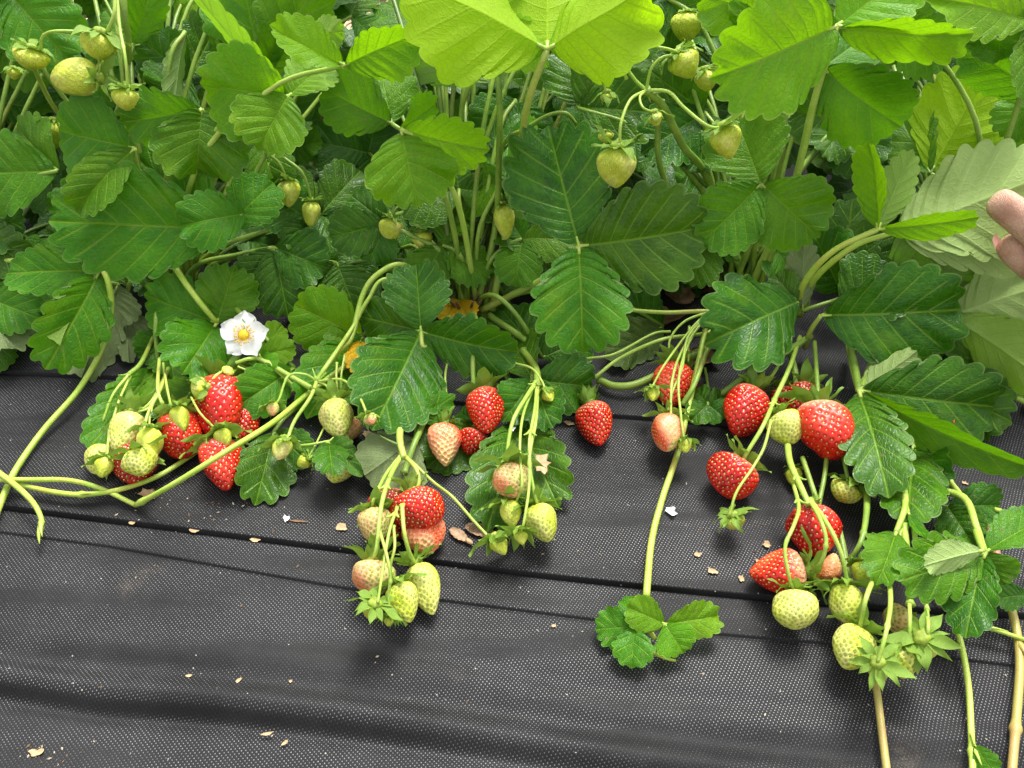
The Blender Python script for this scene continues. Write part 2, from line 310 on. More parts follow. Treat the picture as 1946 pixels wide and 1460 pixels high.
def build_ground():
    xs = np.linspace(-1.1, 1.1, 200)
    lines = [ly(L, xs) for L in (LD, LB, LA, LC)]
    lo = np.full_like(xs, -.02); hi = np.full_like(xs, 1.02)
    keys = [lo] + lines + [hi]; rows = []
    fine = [-.006, -.004, -.0028, -.002, -.0016, -.0012, -.0008, -.0004, 0, .0004, .0008, .0014, .0022, .0035, .0055]
    for i in range(len(keys) - 1):
        a, b = keys[i], keys[i + 1]
        a2 = a + (.0075 if i else 0); b2 = b - (.0075 if i < len(keys) - 2 else 0)
        n = max(4, int(np.mean(b2 - a2) / .0042))
        for k in range(n + 1): rows.append(a2 + (b2 - a2) * k / n)
        if i < len(keys) - 2: rows += [b + f for f in fine]
    Y = np.array(rows); X = np.tile(xs, (len(rows), 1)); Z = cloth(X, Y)
    V = np.stack([X, Y, Z], -1).reshape(-1, 3)
    link('ground_cloth', mesh('ground_cloth', V, gridf(len(rows), len(xs)), clothmat()), Matrix.Identity(4), kind='structure', label='black woven weed fabric laid over the bed in flat pleats')
    soil = plain('soil_brown', (.10, .075, .05), .9, .35, 40, 1.0)
    V = [(-30, -12, -.02), (30, -12, -.02), (30, 60, -.02), (-30, 60, -.02)]
    link('ground', mesh('ground', V, [(0, 1, 2, 3)], soil, False), Matrix.Identity(4), kind='structure')
    # straw strewn on the path behind the bed
    st = plain('straw', (.55, .42, .22), .6, .3, 30, .3); V, F = [], []
    for i in range(2600):
        x, y = rng.uniform(-1.3, 1.3), rng.uniform(.98, 1.75); a = rng.uniform(0, math.pi); l = rng.uniform(.02, .07); wd = rng.uniform(.0012, .0026)
        z0, z1 = rng.uniform(-.012, .012, 2); d = np.array([math.cos(a), math.sin(a)]); p = np.array([-d[1], d[0]]) * wd
        c = np.array([x, y]); o = len(V)
        V += [(*(c - d * l - p), z0), (*(c - d * l + p), z0), (*(c + d * l + p), z1), (*(c + d * l - p), z1), (*c, (z0 + z1) / 2 + wd)]
        F += [(o, o + 4, o + 1), (o + 1, o + 4, o + 2), (o + 2, o + 4, o + 3), (o + 3, o + 4, o)]
    link('straw', mesh('straw', V, F, st, False), Matrix.Identity(4), kind='stuff', label='loose pale straw on the path behind the strawberry bed')
build_ground()

# ------------------------------------------------------------------ plants
PLANTS = {}
def plant(key, px, py, label):
    o = P(px, py); g = np.array([o[0], o[1], float(cloth(o[0], o[1]))])
    e = link('strawberry_plant', None, T3(g), None, label, 'plant', 'strawberry plants rooted in the bed')
    # woody crown at the base of the leaf stalks
    c = tube([g + [0, 0, -.01], g + [.002, .002, .012], g + [0, .004, .026]], .016, .010, 6, 10)
    pts = []
    for i in range(16):
        a = rng.uniform(0, 6.28); r = rng.uniform(.004, .014); b = g + [r * math.cos(a), r * math.sin(a), .004]
        pts.append(tube([b, b + [math.cos(a) * .004, math.sin(a) * .004, .02], b + [math.cos(a) * .012, math.sin(a) * .012, .035]], .003, .0008, 5, 5))
    V, F = join([c] + pts)
    link('crown', mesh('crown', V - g, F, SM['w']), T3(g), e)
    PLANTS[key] = (e, g); return e
plant('A', -60, 560, 'strawberry plant at the far left edge, partly out of frame, above the crossing runners')
plant('B', 330, 560, 'strawberry plant on the left behind the open white flower and the cluster of red berries')
plant('C', 885, 585, 'middle strawberry plant with the big dark three-part leaf and the hanging green truss')
plant('D', 1410, 545, 'strawberry plant right of the middle with brown dry leaves at its foot')
plant('E', 1800, 600, 'strawberry plant at the right edge whose leaves are pulled back by the hand')

def petiole_path(key, j, l0=0.0):
    g = PLANTS[key][1]; b = g + np.array([rng.uniform(-.014, .014), rng.uniform(-.012, .012), .012])
    d = j - b; hgt = max(.05, abs(d[2]) * .6 + .04)
    mid = b + np.array([d[0] * .28, d[1] * .30, max(d[2] * .62, .3 * d[2] + .03)]) + rng.uniform(-.006, .006, 3)
    m2 = b + np.array([d[0] * .68, d[1] * .72, max(d[2] * .93, .4 * d[2] + .03)])
    return [b, mid, m2, j]

def leaflet_mesh(L, W, Nt, fold, bend, ruf, curl, seed, mat, hi=True, ground=None, Wm=None, deep=.10, twist=0.):
    r = np.random.default_rng(seed); ruf *= r.uniform(.6, 1.7); curl *= r.uniform(.3, 2.2); spt = 8 if hi else 5
    t = np.array([0, .05, .16, .32, .5, .68, .84, .94, 1.]) if hi else np.array([0, .08, .35, .65, .9, 1.])
    nq = int(Nt * spt) + 1; q = np.linspace(.012, 1, nq); NN = Nt + .5
    ff = np.linspace(0, 1, 500); yo = (1 - np.cos(np.pi * ff)) / 2; ys = np.clip(yo / r.uniform(.42, .56), 0, 1)
    xo = .5 * np.clip(np.sin(np.pi * ff), 0, 1) ** r.uniform(.72, .86) * (.66 + .34 * ys * ys * (3 - 2 * ys)) * (1 - .25 * np.exp(-yo / .10)); xo = xo / xo.max() * .5; wr = W / L
    so = np.concatenate([[0], np.cumsum(np.hypot(np.diff(xo) * wr, np.diff(yo)))]); so /= so[-1]; xE = np.interp(q, so, xo); yE = np.interp(q, so, yo)
    gx, gy = np.gradient(xE * wr), np.gradient(yE); gl_ = np.hypot(gx, gy) + 1e-9; nx, ny = -gy / gl_, gx / gl_
    act = np.clip((q - .17) / .10, 0, 1); fr = NN * q % 1; prof = np.clip(np.sin(np.pi * fr ** 1.30), 0, 1) ** .62; dpt = deep * .58 * min(1, wr * 1.3) * (1 + .25 * np.sin(5 * q + seed))
    ins = dpt * act * (1 - prof); xE2 = np.clip(xE + nx * ins / wr, 0, 9); yE2 = yE + ny * ins + .25 * dpt * act * prof * fr; xE2[-1] = 0
    yM = np.minimum(q ** 2.1 * .965, yE2 * .985)
    tt = np.concatenate([-t[::-1], t[1:]]); m = len(tt)
    TT, Q = np.meshgrid(tt, q); A = np.abs(TT)
    X = TT * xE2[:, None]; curve = (A - A ** 2) * .14 * (1 - Q)
    Y = yM[:, None] + A * (yE2 - yM)[:, None] - curve
    sgn = np.sign(TT)
    asym = 1 + .06 * r.uniform(-1, 1) * sgn
    Xm = X * W * asym; Ym = Y * L
    ph0 = r.uniform(0, 6.28); SN = np.abs(np.sin(np.pi * NN * Q)); env = np.clip(A * 4, 0, 1) * np.clip((1.03 - A) * 3, 0, 1)
    qa = r.uniform(.007, .013) * W
    Z = np.abs(Xm) * math.tan(fold)
    Z += qa * (1 - SN ** 1.3) * env * (1 + .5 * np.sin(5 * Q + ph0 + 2 * sgn)) * np.clip(Q * 4, 0, 1) - .010 * W * np.exp(-(Xm / (.035 * W)) ** 2)
    ph = r.uniform(0, 6.28, 4); rr = np.clip(np.hypot(2 * Xm / W, 2 * (Y - .4)), 0, 1.3)
    ang = np.arctan2(Y - .45, X + 1e-6)
    Z += ruf * W * rr ** 2 * (.55 * np.sin(3 * ang + ph[0]) + .35 * np.sin(5 * ang + ph[1]) + .25 * np.sin(8 * ang + ph[3]))
    Z += .008 * W * np.sin(9 * Y + ph[2]) * np.sin(7 * X + ph[3])
    cup = r.uniform(-.10, .16); Z += cup * W * (2 * (Y - .5)) ** 2 * np.clip(np.abs(2 * X), 0, 1) + .05 * W * r.uniform(-1, 1) * sgn * np.abs(2 * X) ** 1.5 * np.sin(3.2 * Y + ph[0])
    Z -= curl * W * np.clip(2 * np.abs(Xm) / W, 0, 1.1) ** 3 * .5 + curl * W * .25 * np.clip(Y, 0, 1) ** 4
    if twist:
        ta = twist * Y; Xm, Z = Xm * np.cos(ta) - Z * np.sin(ta), Xm * np.sin(ta) + Z * np.cos(ta)
    if abs(bend) > 1e-3:                                   # arc with the chord kept from base to tip
        ths = bend * (Ym / L); Rr = L / (2 * math.sin(bend / 2)); a0 = bend / 2
        yy = Rr * (np.sin(a0) - np.sin(a0 - ths)); zz = Rr * (np.cos(a0 - ths) - math.cos(a0))
        Ya = yy + Z * np.sin(-(a0 - ths)); Za = zz + Z * np.cos(a0 - ths)
    else: Ya, Za = Ym, Z
    V = np.stack([Xm, Ya, Za], -1).reshape(-1, 3)
    if Wm is not None:                                     # rest on the cloth instead of passing through it
        Mm = np.array(Wm); Wv = V @ Mm[:3, :3].T + Mm[:3, 3]
        fl = cloth(Wv[:, 0], Wv[:, 1]) + .0016 + .002 * np.clip(-(Wv[:, 2]) * 8, 0, 1)
        Wv[:, 2] = np.maximum(Wv[:, 2], fl); V = (Wv - Mm[:3, 3]) @ Mm[:3, :3]
    me = mesh('leaflet', V, gridf(nq, m), mat)
    xm = np.abs(X * W) / .01 * np.clip(.05 / max(L, .02), .5, 3) + .015
    vattr(me, 'lf', np.stack([(Q * NN).ravel(), A.ravel(), xm.ravel()], -1)); return me

_seed = [100]
def put_leaflet(parent, b, t, W, roll, fold, bend, flip, shade, nt=9, ruf=.035, curl=.05, hi=True, normal=None, deep=.10, twist=0.):
    _seed[0] += 1; L = float(np.linalg.norm(t - b)); y = (t - b) / L
    c = (CAM - (b + t) / 2) if normal is None else np.asarray(normal, float)
    z = c - c.dot(y) * y; z /= np.linalg.norm(z); x = np.cross(y, z)
    a = R(roll); x, z = x * math.cos(a) + z * math.sin(a), z * math.cos(a) - x * math.sin(a)
    if flip: x, z = -x, -z
    Wm = M3(x, y, z, b)
    me = leaflet_mesh(L, W, nt, R(fold), bend, ruf, curl, _seed[0], LM[shade], hi, None, Wm, deep, twist)
    return link('leaflet', me, Wm, parent)
def LF(key, jx, jy, jl, lets, shade='m', path=None, r=.0021, sm='p', label=None, gap=.05, stems=True):
    """one three-part leaf: its stalk (the part) carries the leaflets (sub-parts)"""
    e, g = PLANTS[key]; j = P(jx, jy, jl)
    if path is None: pts = petiole_path(key, j)
    else: pts = [P(*p) for p in path] + [j]
    parts = [tube(pts, r * 1.25, r * .85, 18, 7)]; ds = []
    for d in lets:
        d = list(d) + [0, 14, .35, 0, None][len(d) - 4:] if len(d) < 9 else list(d)
        tx, ty, tl, wpx, roll, fold, bend, flip, ex = d[:9]; ex = ex or {}
        t = P(tx, ty, tl); b0 = P(ex['b'][0], ex['b'][1], ex['b'][2] if len(ex['b']) > 2 else jl) if 'b' in ex else j
        b = b0 + (t - b0) * gap; W = 1.12 * wpx * mpp((jx + tx) / 2, (jy + ty) / 2, (jl + tl) / 2)
        parts.append(tube([j, b * .5 + j * .5, b + (t - b0) * .03], r * .7, r * .5, 4, 6)); ds.append((b, t, W, roll, fold, bend, flip, ex))
    V, F = join(parts)
    lf = link('leaf', mesh('leaf_stalk', V - j, F, SM[sm]), T3(j), e, label)
    for b, t, W, roll, fold, bend, flip, ex in ds:
        put_leaflet(lf, b, t, W, roll, fold, bend, flip, ex.get('s', shade), ex.get('n', 8), ex.get('ruf', .055), ex.get('curl', .05), True, None, ex.get('deep', .10), ex.get('tw', 0.))
    return lf

# ------------------------------------------------------------------ stalks and runners
def SK(key, pts, r0=.0016, r1=.0012, sm='t', name='fruit_stalk', nodes=(), n=None, bracts=()):
    e, g = PLANTS[key]; q = np.array([P(*p) for p in pts]); o = q[0]
    if sm == 't': r0, r1 = r0 * .86, r1 * .86
    parts = [tube(q, r0, r1, n or 6 * len(pts) + 4, 7, 0, nodes or ((.0, 1.) if rng.random() < .6 else (.55,)))]
    sp = smoothpath(q, 40)
    for f in bracts:
        i = int(f * 38); a = sp[i]; dd = sp[i + 1] - sp[i]; dd /= np.linalg.norm(dd)
        for s in (-1, 1):
            side = np.array([s * .8, -.3, .4]) + dd * 1.2; side /= np.linalg.norm(side)
            parts.append(tube([a, a + side * .005, a + side * .010 + [0, 0, .002]], .0016, .0004, 4, 5))
    V, F = join(parts); return link(name, mesh(name, V - o, F, SM[sm]), T3(o), e)

# ------------------------------------------------------------------ strawberries
SEEDM = {}
def sepal_data(mk, v):
    if (mk, v) in SEEDM: return SEEDM[(mk, v)]
    r = np.random.default_rng(v + 50); n, m = 9, 5; s = np.linspace(0, 1, n); t = np.linspace(-1, 1, m)
    wd = .25 * np.sin(np.pi * np.clip(s * .84 + .12, 0, 1)) ** .75 * (1 - s ** 3.2); wd[0] = .13
    S, Tt = np.meshgrid(s, t, indexing='ij')
    arch = r.uniform(-1.3, 1.1); Z = .22 * (S - S ** 2) + arch * .25 * S ** 2 + .05 * Tt ** 2 * (wd[:, None] / .2) + .035 * np.sin(9 * S + v) + .06 * Tt * np.sin(5 * S + v)
    V = np.stack([S, Tt * wd[:, None] * r.uniform(.8, 1.15) + .05 * r.uniform(-1, 1) * S ** 2, Z], -1).reshape(-1, 3)
    me = mesh('sepal', V, gridf(n, m), SEP[mk]); SEEDM[(mk, v)] = me; return me
def calyx(parent, o, ax, size, n, tilt, mk, seed, rdisc=None):
    """ax = unit direction from the stalk into the fruit; sepals spread round it"""
    r = np.random.default_rng(seed); z = -ax; h = np.array([.3, .5, .8]) if abs(z[2]) < .8 else np.array([1., 0, 0])
    x = np.cross(h, z); x /= np.linalg.norm(x); y = np.cross(z, x); Wm = M3(x, y, z, o)
    rd = rdisc or size * .27; k = 14; V = [(0, 0, rd * .48)]; F = []
    for i, (rr, zz) in enumerate(((.45, .62), (.72, .50), (1.0, .05), (.8, -.25))):
        for j in range(k):
            a = 6.2832 * j / k; b = 1 + .13 * math.sin(5 * a + i * .5); V.append((rd * rr * b * math.cos(a), rd * rr * b * math.sin(a), rd * zz))
    F = [(0, 1 + (j + 1) % k, 1 + j) for j in range(k)] + [tuple(v for v in f) for f in gridf(4, k, True, 1)]
    c = link('calyx', mesh('calyx', V, F, SEP['y' if mk != 'm' else 'l']), Wm, parent)
    for i in range(n):
        a = 6.2832 * i / n + r.uniform(-.12, .12); big = 1.0 if i % 2 == 0 else .78
        ti = R(tilt + (8 if i % 2 else -6) + r.uniform(-20, 20)); s = size * big * r.uniform(.72, 1.15)
        loc = Matrix.Rotation(a, 4, 'Z') @ T3((rd * .75, 0, -rd * .05 + .0004 * (i % 2))) @ Matrix.Rotation(ti, 4, 'Y') @ Matrix.Rotation(r.uniform(-.35, .35), 4, 'X') @ Matrix.Diagonal((s, s * r.uniform(.70, 1.02), s, 1))
        link('sepal', sepal_data(mk, int(r.integers(0, 12))), Wm @ loc, c)
    return c
def ripecol(rp, u, nz, dim, shoulder):
    """flesh colour from ripeness 0 (green) .. 1 (deep red); u = 0 at the calyx, 1 at the tip"""
    keys = np.array([-.2, 0, .25, .5, .70, .86, 1.0, 1.25])
    C = np.array([[.36, .46, .015], [.56, .63, .045], [.70, .66, .22], [.86, .40, .22], [.82, .10, .04], [.70, .028, .010], [.56, .008, .006], [.30, .004, .005]])
    C2 = np.stack([np.interp(rp, keys, C[:, i]) for i in range(3)], -1)
    sh = (shoulder * np.clip(1.25 - u / .26, 0, 1))[:, None]; C2 = C2 * (1 - sh) + np.array([.88, .50, .32]) * sh * (rp > .5)[:, None] + C2 * sh * (rp <= .5)[:, None]
    return C2
def berry(ax, ay, tx, ty, wpx, ripe, label, la=None, dt=0., squash=1., lob=.065, cone=1.5, sep=None, tilt=None, nsep=11, mk=None, shoulder=.0, tipripe=None, seed=None, side=0., group='strawberries hanging from the plants', name='strawberry', small=False):
    _seed[0] += 1; sd_ = seed or _seed[0]; r = np.random.default_rng(sd_)
    k = mpp((ax + tx) / 2, (ay + ty) / 2, .02); Wd = wpx * k
    if la is None: la = Wd / 2 * 1.15 + .002
    Lg = math.hypot(tx - ax, ty - ay) * k
    if dt == 0.: dt = -(.32 if wpx > 40 else .3) * Lg * (1 if ay > 620 else .4)
    a = P(ax, ay, la); t = P(tx, ty, la + dt); L = float(np.linalg.norm(t - a)); z = (t - a) / L
    c = CAM - a; y = np.cross(z, c); y /= np.linalg.norm(y); x = np.cross(y, z)      # x faces the camera
    Wm = M3(x, y, z, a); nu, nv = (66, 96) if wpx < 66 else (86, 132)
    if wpx < 38: nu, nv = 40, 56
    u = (1 - np.cos(np.pi * np.linspace(0, 1, nu))) / 2; pk = .36
    v1 = np.clip((pk - u) / pk, 0, 1); v2 = np.clip((u - pk) / (1 - pk), 0, 1)
    f = np.where(u < pk, np.sqrt(np.clip(1 - v1 ** 2.3, 0, 1)), np.clip(1 - v2 ** cone, 0, 1) ** .68)
    th = np.linspace(0, 2 * np.pi, nv, endpoint=False); U, TH = np.meshgrid(u, th, indexing='ij')
    p1, p2, p3 = r.uniform(0, 6.28, 3)
    lobf = 1 + lob * (np.sin(2 * TH + p1 + 1.5 * U) + .7 * np.sin(3 * TH + p2 - 2 * U) + .4 * np.sin(5 * TH + p3 + 4 * U) + .3 * np.sin(9 * U + 2 * TH + p2)) * (.4 + U) * (1 - .6 * U ** 3)
    rad = f[:, None] * Wd / 2 * lobf
    bendx = lob * L * .6 * math.sin(p2) * U ** 2; bendy = lob * L * 1.0 * math.cos(p3) * U ** 2
    zz = U * L * (1 + lob * 1.2 * np.cos(2 * TH + p1) * U * (1 - U)) - (np.clip(1 - U / .12, 0, 1)) * (-.02 * L)
    C = np.stack([rad * np.cos(TH) * squash + bendx, rad * np.sin(TH) + bendy, zz], -1)
    # surface normals of the smooth body
    du = np.gradient(C, axis=0); dv = np.roll(C, -1, 1) - np.roll(C, 1, 1); nn = np.cross(dv, du); nn /= np.linalg.norm(nn, axis=-1)[..., None] + 1e-12
    if (nn[nu // 3, :, :2] * C[nu // 3, :, :2]).sum() < 0: nn = -nn
    # achenes in spiral rows
    sp = (.0037 if ripe > .6 else .0034) * (1 if wpx > 54 else .74)
    area = np.cumsum(f * np.hypot(np.gradient(u) * L, np.gradient(f * Wd / 2)) * Wd * np.pi); ns = int(area[-1] / (sp * sp * .86)); ns = max(30, min(ns, 260))
    ks = (np.arange(ns) + .5) / ns; us = np.interp(ks * area[-1], area, u); us = .035 + us * .955; ts = (np.arange(ns) * 2.39996) % (2 * np.pi)
    us = np.clip(us + r.normal(0, .0035, ns), .03, .99); ts = (ts + r.normal(0, .035, ns)) % (2 * np.pi)
    if ripe > .8 and side == 0: side = float(r.uniform(-.13, .13))
    def samp(Arr, uu, tth):
        fi = np.interp(uu, u, np.arange(nu)); i0 = np.clip(fi.astype(int), 0, nu - 2); fu = (fi - i0)[:, None]; fj = tth / (2 * np.pi) * nv; j0 = fj.astype(int) % nv; j1 = (j0 + 1) % nv; fv = (fj - np.floor(fj))[:, None]
        return (Arr[i0, j0] * (1 - fv) + Arr[i0, j1] * fv) * (1 - fu) + (Arr[i0 + 1, j0] * (1 - fv) + Arr[i0 + 1, j1] * fv) * fu
    SP, SN_ = samp(C, us, ts), samp(nn, us, ts)
    CV = C.reshape(-1, 3); D2 = ((CV[:, None, :] - SP[None]) ** 2).sum(-1); ix = D2.argmin(1); dd = (np.sqrt(D2.min(1)) / sp).reshape(nu, nv); amp = r.uniform(.45, 1.35, ns)[ix].reshape(nu, nv)
    dep = (.30 if ripe > .6 else .15) * sp; env = np.clip(U * 12, 0, 1)
    disp = -dep * amp * np.exp(-(dd / .30) ** 2) * env + dep * .75 * np.clip(dd - .25, 0, .4) * env
    V = (C + nn * disp[..., None]).reshape(-1, 3)
    for _ in range(12):                                    # rest on the cloth, never in it
        Wv = V @ np.array(Wm)[:3, :3].T + a; pen = float((Wv[:, 2] - cloth(Wv[:, 0], Wv[:, 1])).min()) - .0004
        if pen >= 0: break
        dd_ = (CAM - a) / np.linalg.norm(CAM - a); a = a + dd_ * (-pen / dd_[2]); Wm = M3(x, y, z, a)
    F = gridf(nu, nv, True)
    me = mesh('flesh', V, F, BM)
    nz = np.sin(3 * TH + p1) * np.sin(7 * U + p2) * .5 + np.sin(2 * TH + 4 * U + p3) * .5
    rp0 = ripe + (0 if tipripe is None else (tipripe - ripe)) * np.clip((U - .15) / .75, 0, 1) + .13 * nz + side * np.sin(TH + 0.4)
    dim = np.clip(amp, 0, 1.1) * np.exp(-(dd / .30) ** 2)
    if ripe > .6: rp0 = rp0 + .16 * dim - .05 * np.clip(dd - .4, 0, .4)
    if ripe > .8 and shoulder == 0: shoulder = float(r.uniform(.1, .5))
    Cc = ripecol(rp0.ravel(), U.ravel(), nz.ravel(), dim.ravel(), shoulder * (1 + .6 * np.sin(TH + p1)).ravel().clip(0, 1))
    if ripe <= .6: Cc = Cc * (1.0 - .62 * dim.ravel()[:, None] * np.array([.80, .55, 1.0]))
    vattr(me, 'bc', np.hstack([Cc, np.ones((len(Cc), 1))])); vattr(me, 'ripe', np.clip(rp0.ravel(), 0, 1))
    root = link(name, None, Wm, None, label, 'strawberry', group)
    link('flesh', me, Wm, root)
    # seeds
    sV, sF = [], []; bl = .32 * sp; bw = .19 * sp
    for i in range(ns):
        nrm = SN_[i]; up = np.array([0, 0, 1.]) - nrm[2] * nrm; up /= np.linalg.norm(up) + 1e-9; rt = np.cross(nrm, up); c0 = SP[i] - nrm * (dep * .62)
        q_ = r.uniform(.75, 1.2); o = len(sV); up, rt = up * q_, rt * q_; sV += [c0 + up * bl, c0 + rt * bw, c0 - up * bl * .8, c0 - rt * bw, c0 + nrm * bw * .95]
        sF += [(o, o + 4, o + 1), (o + 1, o + 4, o + 2), (o + 2, o + 4, o + 3), (o + 3, o + 4, o)]
    smt = MS['yel'] if ripe > .78 else MS['brn'] if ripe > .5 else MS['grn'] if wpx > 52 and ay > 600 else MS['yng']
    sm_ = mesh('seeds', np.array(sV), sF, smt); link('seeds', sm_, Wm, root, kind='stuff')
    sz = (sep if sep is not None else wpx * .50 + 8) * k * ((1.22 if ripe > .6 else 1.06) if (sep is None or sep > 12) else 1)
    tl = tilt if tilt is not None else (-14 if ripe > .6 else 22)
    mk = mk or ('m' if ripe > .6 else 'l')
    a = np.array(Wm.translation)
    calyx(root, a - z * .0006, z, sz, nsep, tl, mk, sd_)
    return root, a, z
# ------------------------------------------------------------------ the leaves that can be told apart
# leaflet = (tip x, tip y, tip lift, width px, roll, fold, bend, underside up?, extras)
LF('A', 10, -20, .03, [(135, 120, .02, 150, 0, 10, .3, 0), (-90, 60, .03, 130, 10, 10, .3, 0), (60, -140, .03, 140, 0, 10, .3, 0)], 'm')
LF('A', 110, 325, .045, [(-70, 335, .04, 150, -10, 8, .5, 0), (30, 240, .02, 110, 20, 10, .3, 0)], 'm')
LF('A', -60, 440, .03, [(45, 415, .03, 110, 20, 8, .4, 0), (60, 505, .04, 95, -10, 8, .4, 0)], 'd')
LF('B', 252, 84, .03, [(292, -30, .03, 78, -25, 10, .3, 0), (200, 20, .0, 60, 20, 10, .3, 0)], 'm')
LF('B', 548, 183, .075, [(384, 160, .085, 165, 8, 9, .55, 0), (490, 286, .09, 135, -12, 16, .6, 0), (626, 118, .05, 95, 28, 12, .4, 0)], 'l', sm='t', label='leaf with a bright upper surface whose stalk end sits above the forked stalk')
LF('B', 555, 190, .06, [(362, -25, .10, 80, 62, 12, -.25, 1)], 'l', sm='t')
LF('B', 500, 150, .02, [(452, -80, .03, 165, 8, 4, .25, 0), (610, -60, .02, 140, -18, 6, .3, 0), (395, 60, .0, 120, 20, 6, .3, 0)], 'm')
LF('B', 360, 150, .01, [(270, 75, .02, 110, 10, 8, .3, 0), (300, 190, .03, 120, -20, 8, .4, 0), (420, 30, -.01, 100, 0, 8, .3, 0)], 'd')
LF('B', 352, 60, .035, [(335, 215, .05, 62, 50, 20, .3, 1)], 'm')
LF('B', 655, 124, .085, [(512, 48, .11, 92, -28, 24, -.35, 0), (795, 66, .10, 105, -26, 24, -.3, 0), (655, 60, .06, 60, 0, 10, .2, 1, {'b': (590, 62, .07)})], 'l', sm='t')
LF('B', 384, 208, .065, [(228, 232, .075, 105, 12, 14, .55, 0), (372, 338, .065, 165, -4, 10, .75, 0), (470, 285, .05, 120, -25, 10, .6, 0)], 'm', sm='t')
LF('B', 256, 282, .07, [(107, 248, .065, 150, 4, 6, .35, 0), (142, 402, .085, 88, -25, 22, .45, 0)], 'm', sm='t')
LF('B', 432, 436, .055, [(100, 420, .075, 205, 2, 8, .30, 0, {'n': 9}), (262, 300, .03, 150, 14, 8, .4, 0), (340, 430, .075, 110, -12, 12, .45, 0, {'b': (470, 405, .06)}), (520, 345, .03, 100, 22, 10, .4, 0)], 'm', label='large leaf whose long left part spreads above the flower')
LF('B', 590, 420, .0, [(500, 360, .01, 110, 0, 10, .4, 0), (560, 480, .01, 90, 0, 10, .4, 0)], 'd')
LF('C', 762, 246, .095, [(792, 394, .10, 168, 8, 9, .35, 0), (930, 285, .095, 112, -30, 8, .35, 0), (826, 196, .07, 80, -30, 10, .3, 0)], 'l', sm='t', label='bright green three-part leaf above the middle of the bed')
LF('C', 745, 235, .055, [(610, 165, .055, 120, 14, 8, .4, 0), (722, 130, .03, 110, 0, 8, .3, 0)], 'm')
LF('C', 1040, 94, .11, [(768, -40, .15, 240, -38, 20, -.25, 1), (1245, -22, .15, 230, 34, 20, -.25, 1), (1040, -90, .06, 200, 0, 14, .2, 1)], 'y', path=[(935, 590, .01), (965, 420, .02), (988, 290, .05), (1005, 190, .09)], sm='t', r=.0030, label='glowing yellow-green leaf seen from beneath at the top of the middle plant')
LF('C', 925, 74, .07, [(1045, 105, .085, 105, -30, 14, .2, 1), (778, -10, .09, 110, -40, 16, -.2, 1), (960, -80, .08, 130, 10, 12, .2, 1)], 'l', path=[(905, 585, .01), (940, 440, .02), (948, 300, .05), (947, 160, .07)], r=.0026)
LF('C', 893, 158, .03, [(790, 42, .03, 130, 8, 12, .25, 1), (960, 60, .02, 100, -10, 12, .3, 1)], 'm', path=[(890, 585, .0), (872, 400, .0), (875, 230, .02)])
LF('C', 1100, 468, .075, [(1040, 234, .06, 200, 2, 9, .3, 0, {'n': 8, 'deep': .13}), (1348, 432, .085, 195, -14, 10, .35, 0, {'n': 9}), (1108, 672, .075, 172, 4, 16, .5, 0, {'s': 'm', 'deep': .13})], 'd', path=[(915, 590, .01), (975, 560, .02), (1050, 520, .05)], r=.0028, sm='t', label='large dark green three-part leaf in the middle of the bed, under the single hanging green berry')
LF('D', 1446, 350, .075, [(1398, 222, .055, 150, -4, 9, .35, 0, {'n': 9}), (1332, 462, .08, 128, 14, 12, .35, 0, {'n': 9}), (1556, 448, .085, 150, -10, 9, .3, 0, {'n': 9})], 'm', path=[(1395, 545, .01), (1420, 480, .03), (1440, 420, .05)], label='mid green three-part leaf standing clear of the stalks right of the middle')
LF('D', 1590, 50, .10, [(1352, 150, .13, 215, 16, 12, .35, 0, {'n': 9, 's': 'l'}), (1850, 72, .12, 130, -50, 18, .2, 0, {'s': 'l'}), (1740, -60, .10, 150, 20, 12, .2, 0)], 'l', path=[(1420, 560, .0), (1500, 380, .04), (1545, 200, .08)], sm='t', r=.0030, label='big light green leaf over the upright stalks at the upper right')
LF('D', 1562, 130, .085, [(1712, 240, .085, 165, -24, 20, .4, 0, {'n': 9}), (1660, 60, .05, 100, 10, 10, .3, 0)], 'm', path=[(1440, 560, .0), (1515, 330, .05), (1545, 210, .07)], sm='t', r=.0026)
LF('D', 1440, 20, .07, [(1330, -10, .07, 120, 0, 10, .3, 0), (1400, 60, .07, 90, 10, 10, .3, 0)], 'l')
LF('E', 1768, 330, .05, [(1880, 135, .045, 165, -10, 10, .25, 1, {'n': 9}), (1700, 200, .0, 110, 10, 10, .3, 0, {'s': 'm'})], 'y')
LF('E', 1960, 40, .09, [(1765, -10, .11, 120, -20, 14, .3, 0, {'s': 'l'}), (1960, 200, .1, 100, 35, 12, .4, 0), (1835, 70, .08, 110, 10, 12, .4, 0)], 'm')
LF('E', 1985, 180, .07, [(1835, 85, .08, 110, 25, 10, .3, 0), (1900, 260, .06, 90, -20, 10, .4, 0)], 'm')
LF('E', 1700, 40, .03, [(1800, 120, .03, 120, 10, 10, .3, 0), (1800, 10, .03, 120, 0, 10, .3, 0), (1690, -80, .03, 120, 0, 10, .3, 0)], 'm')
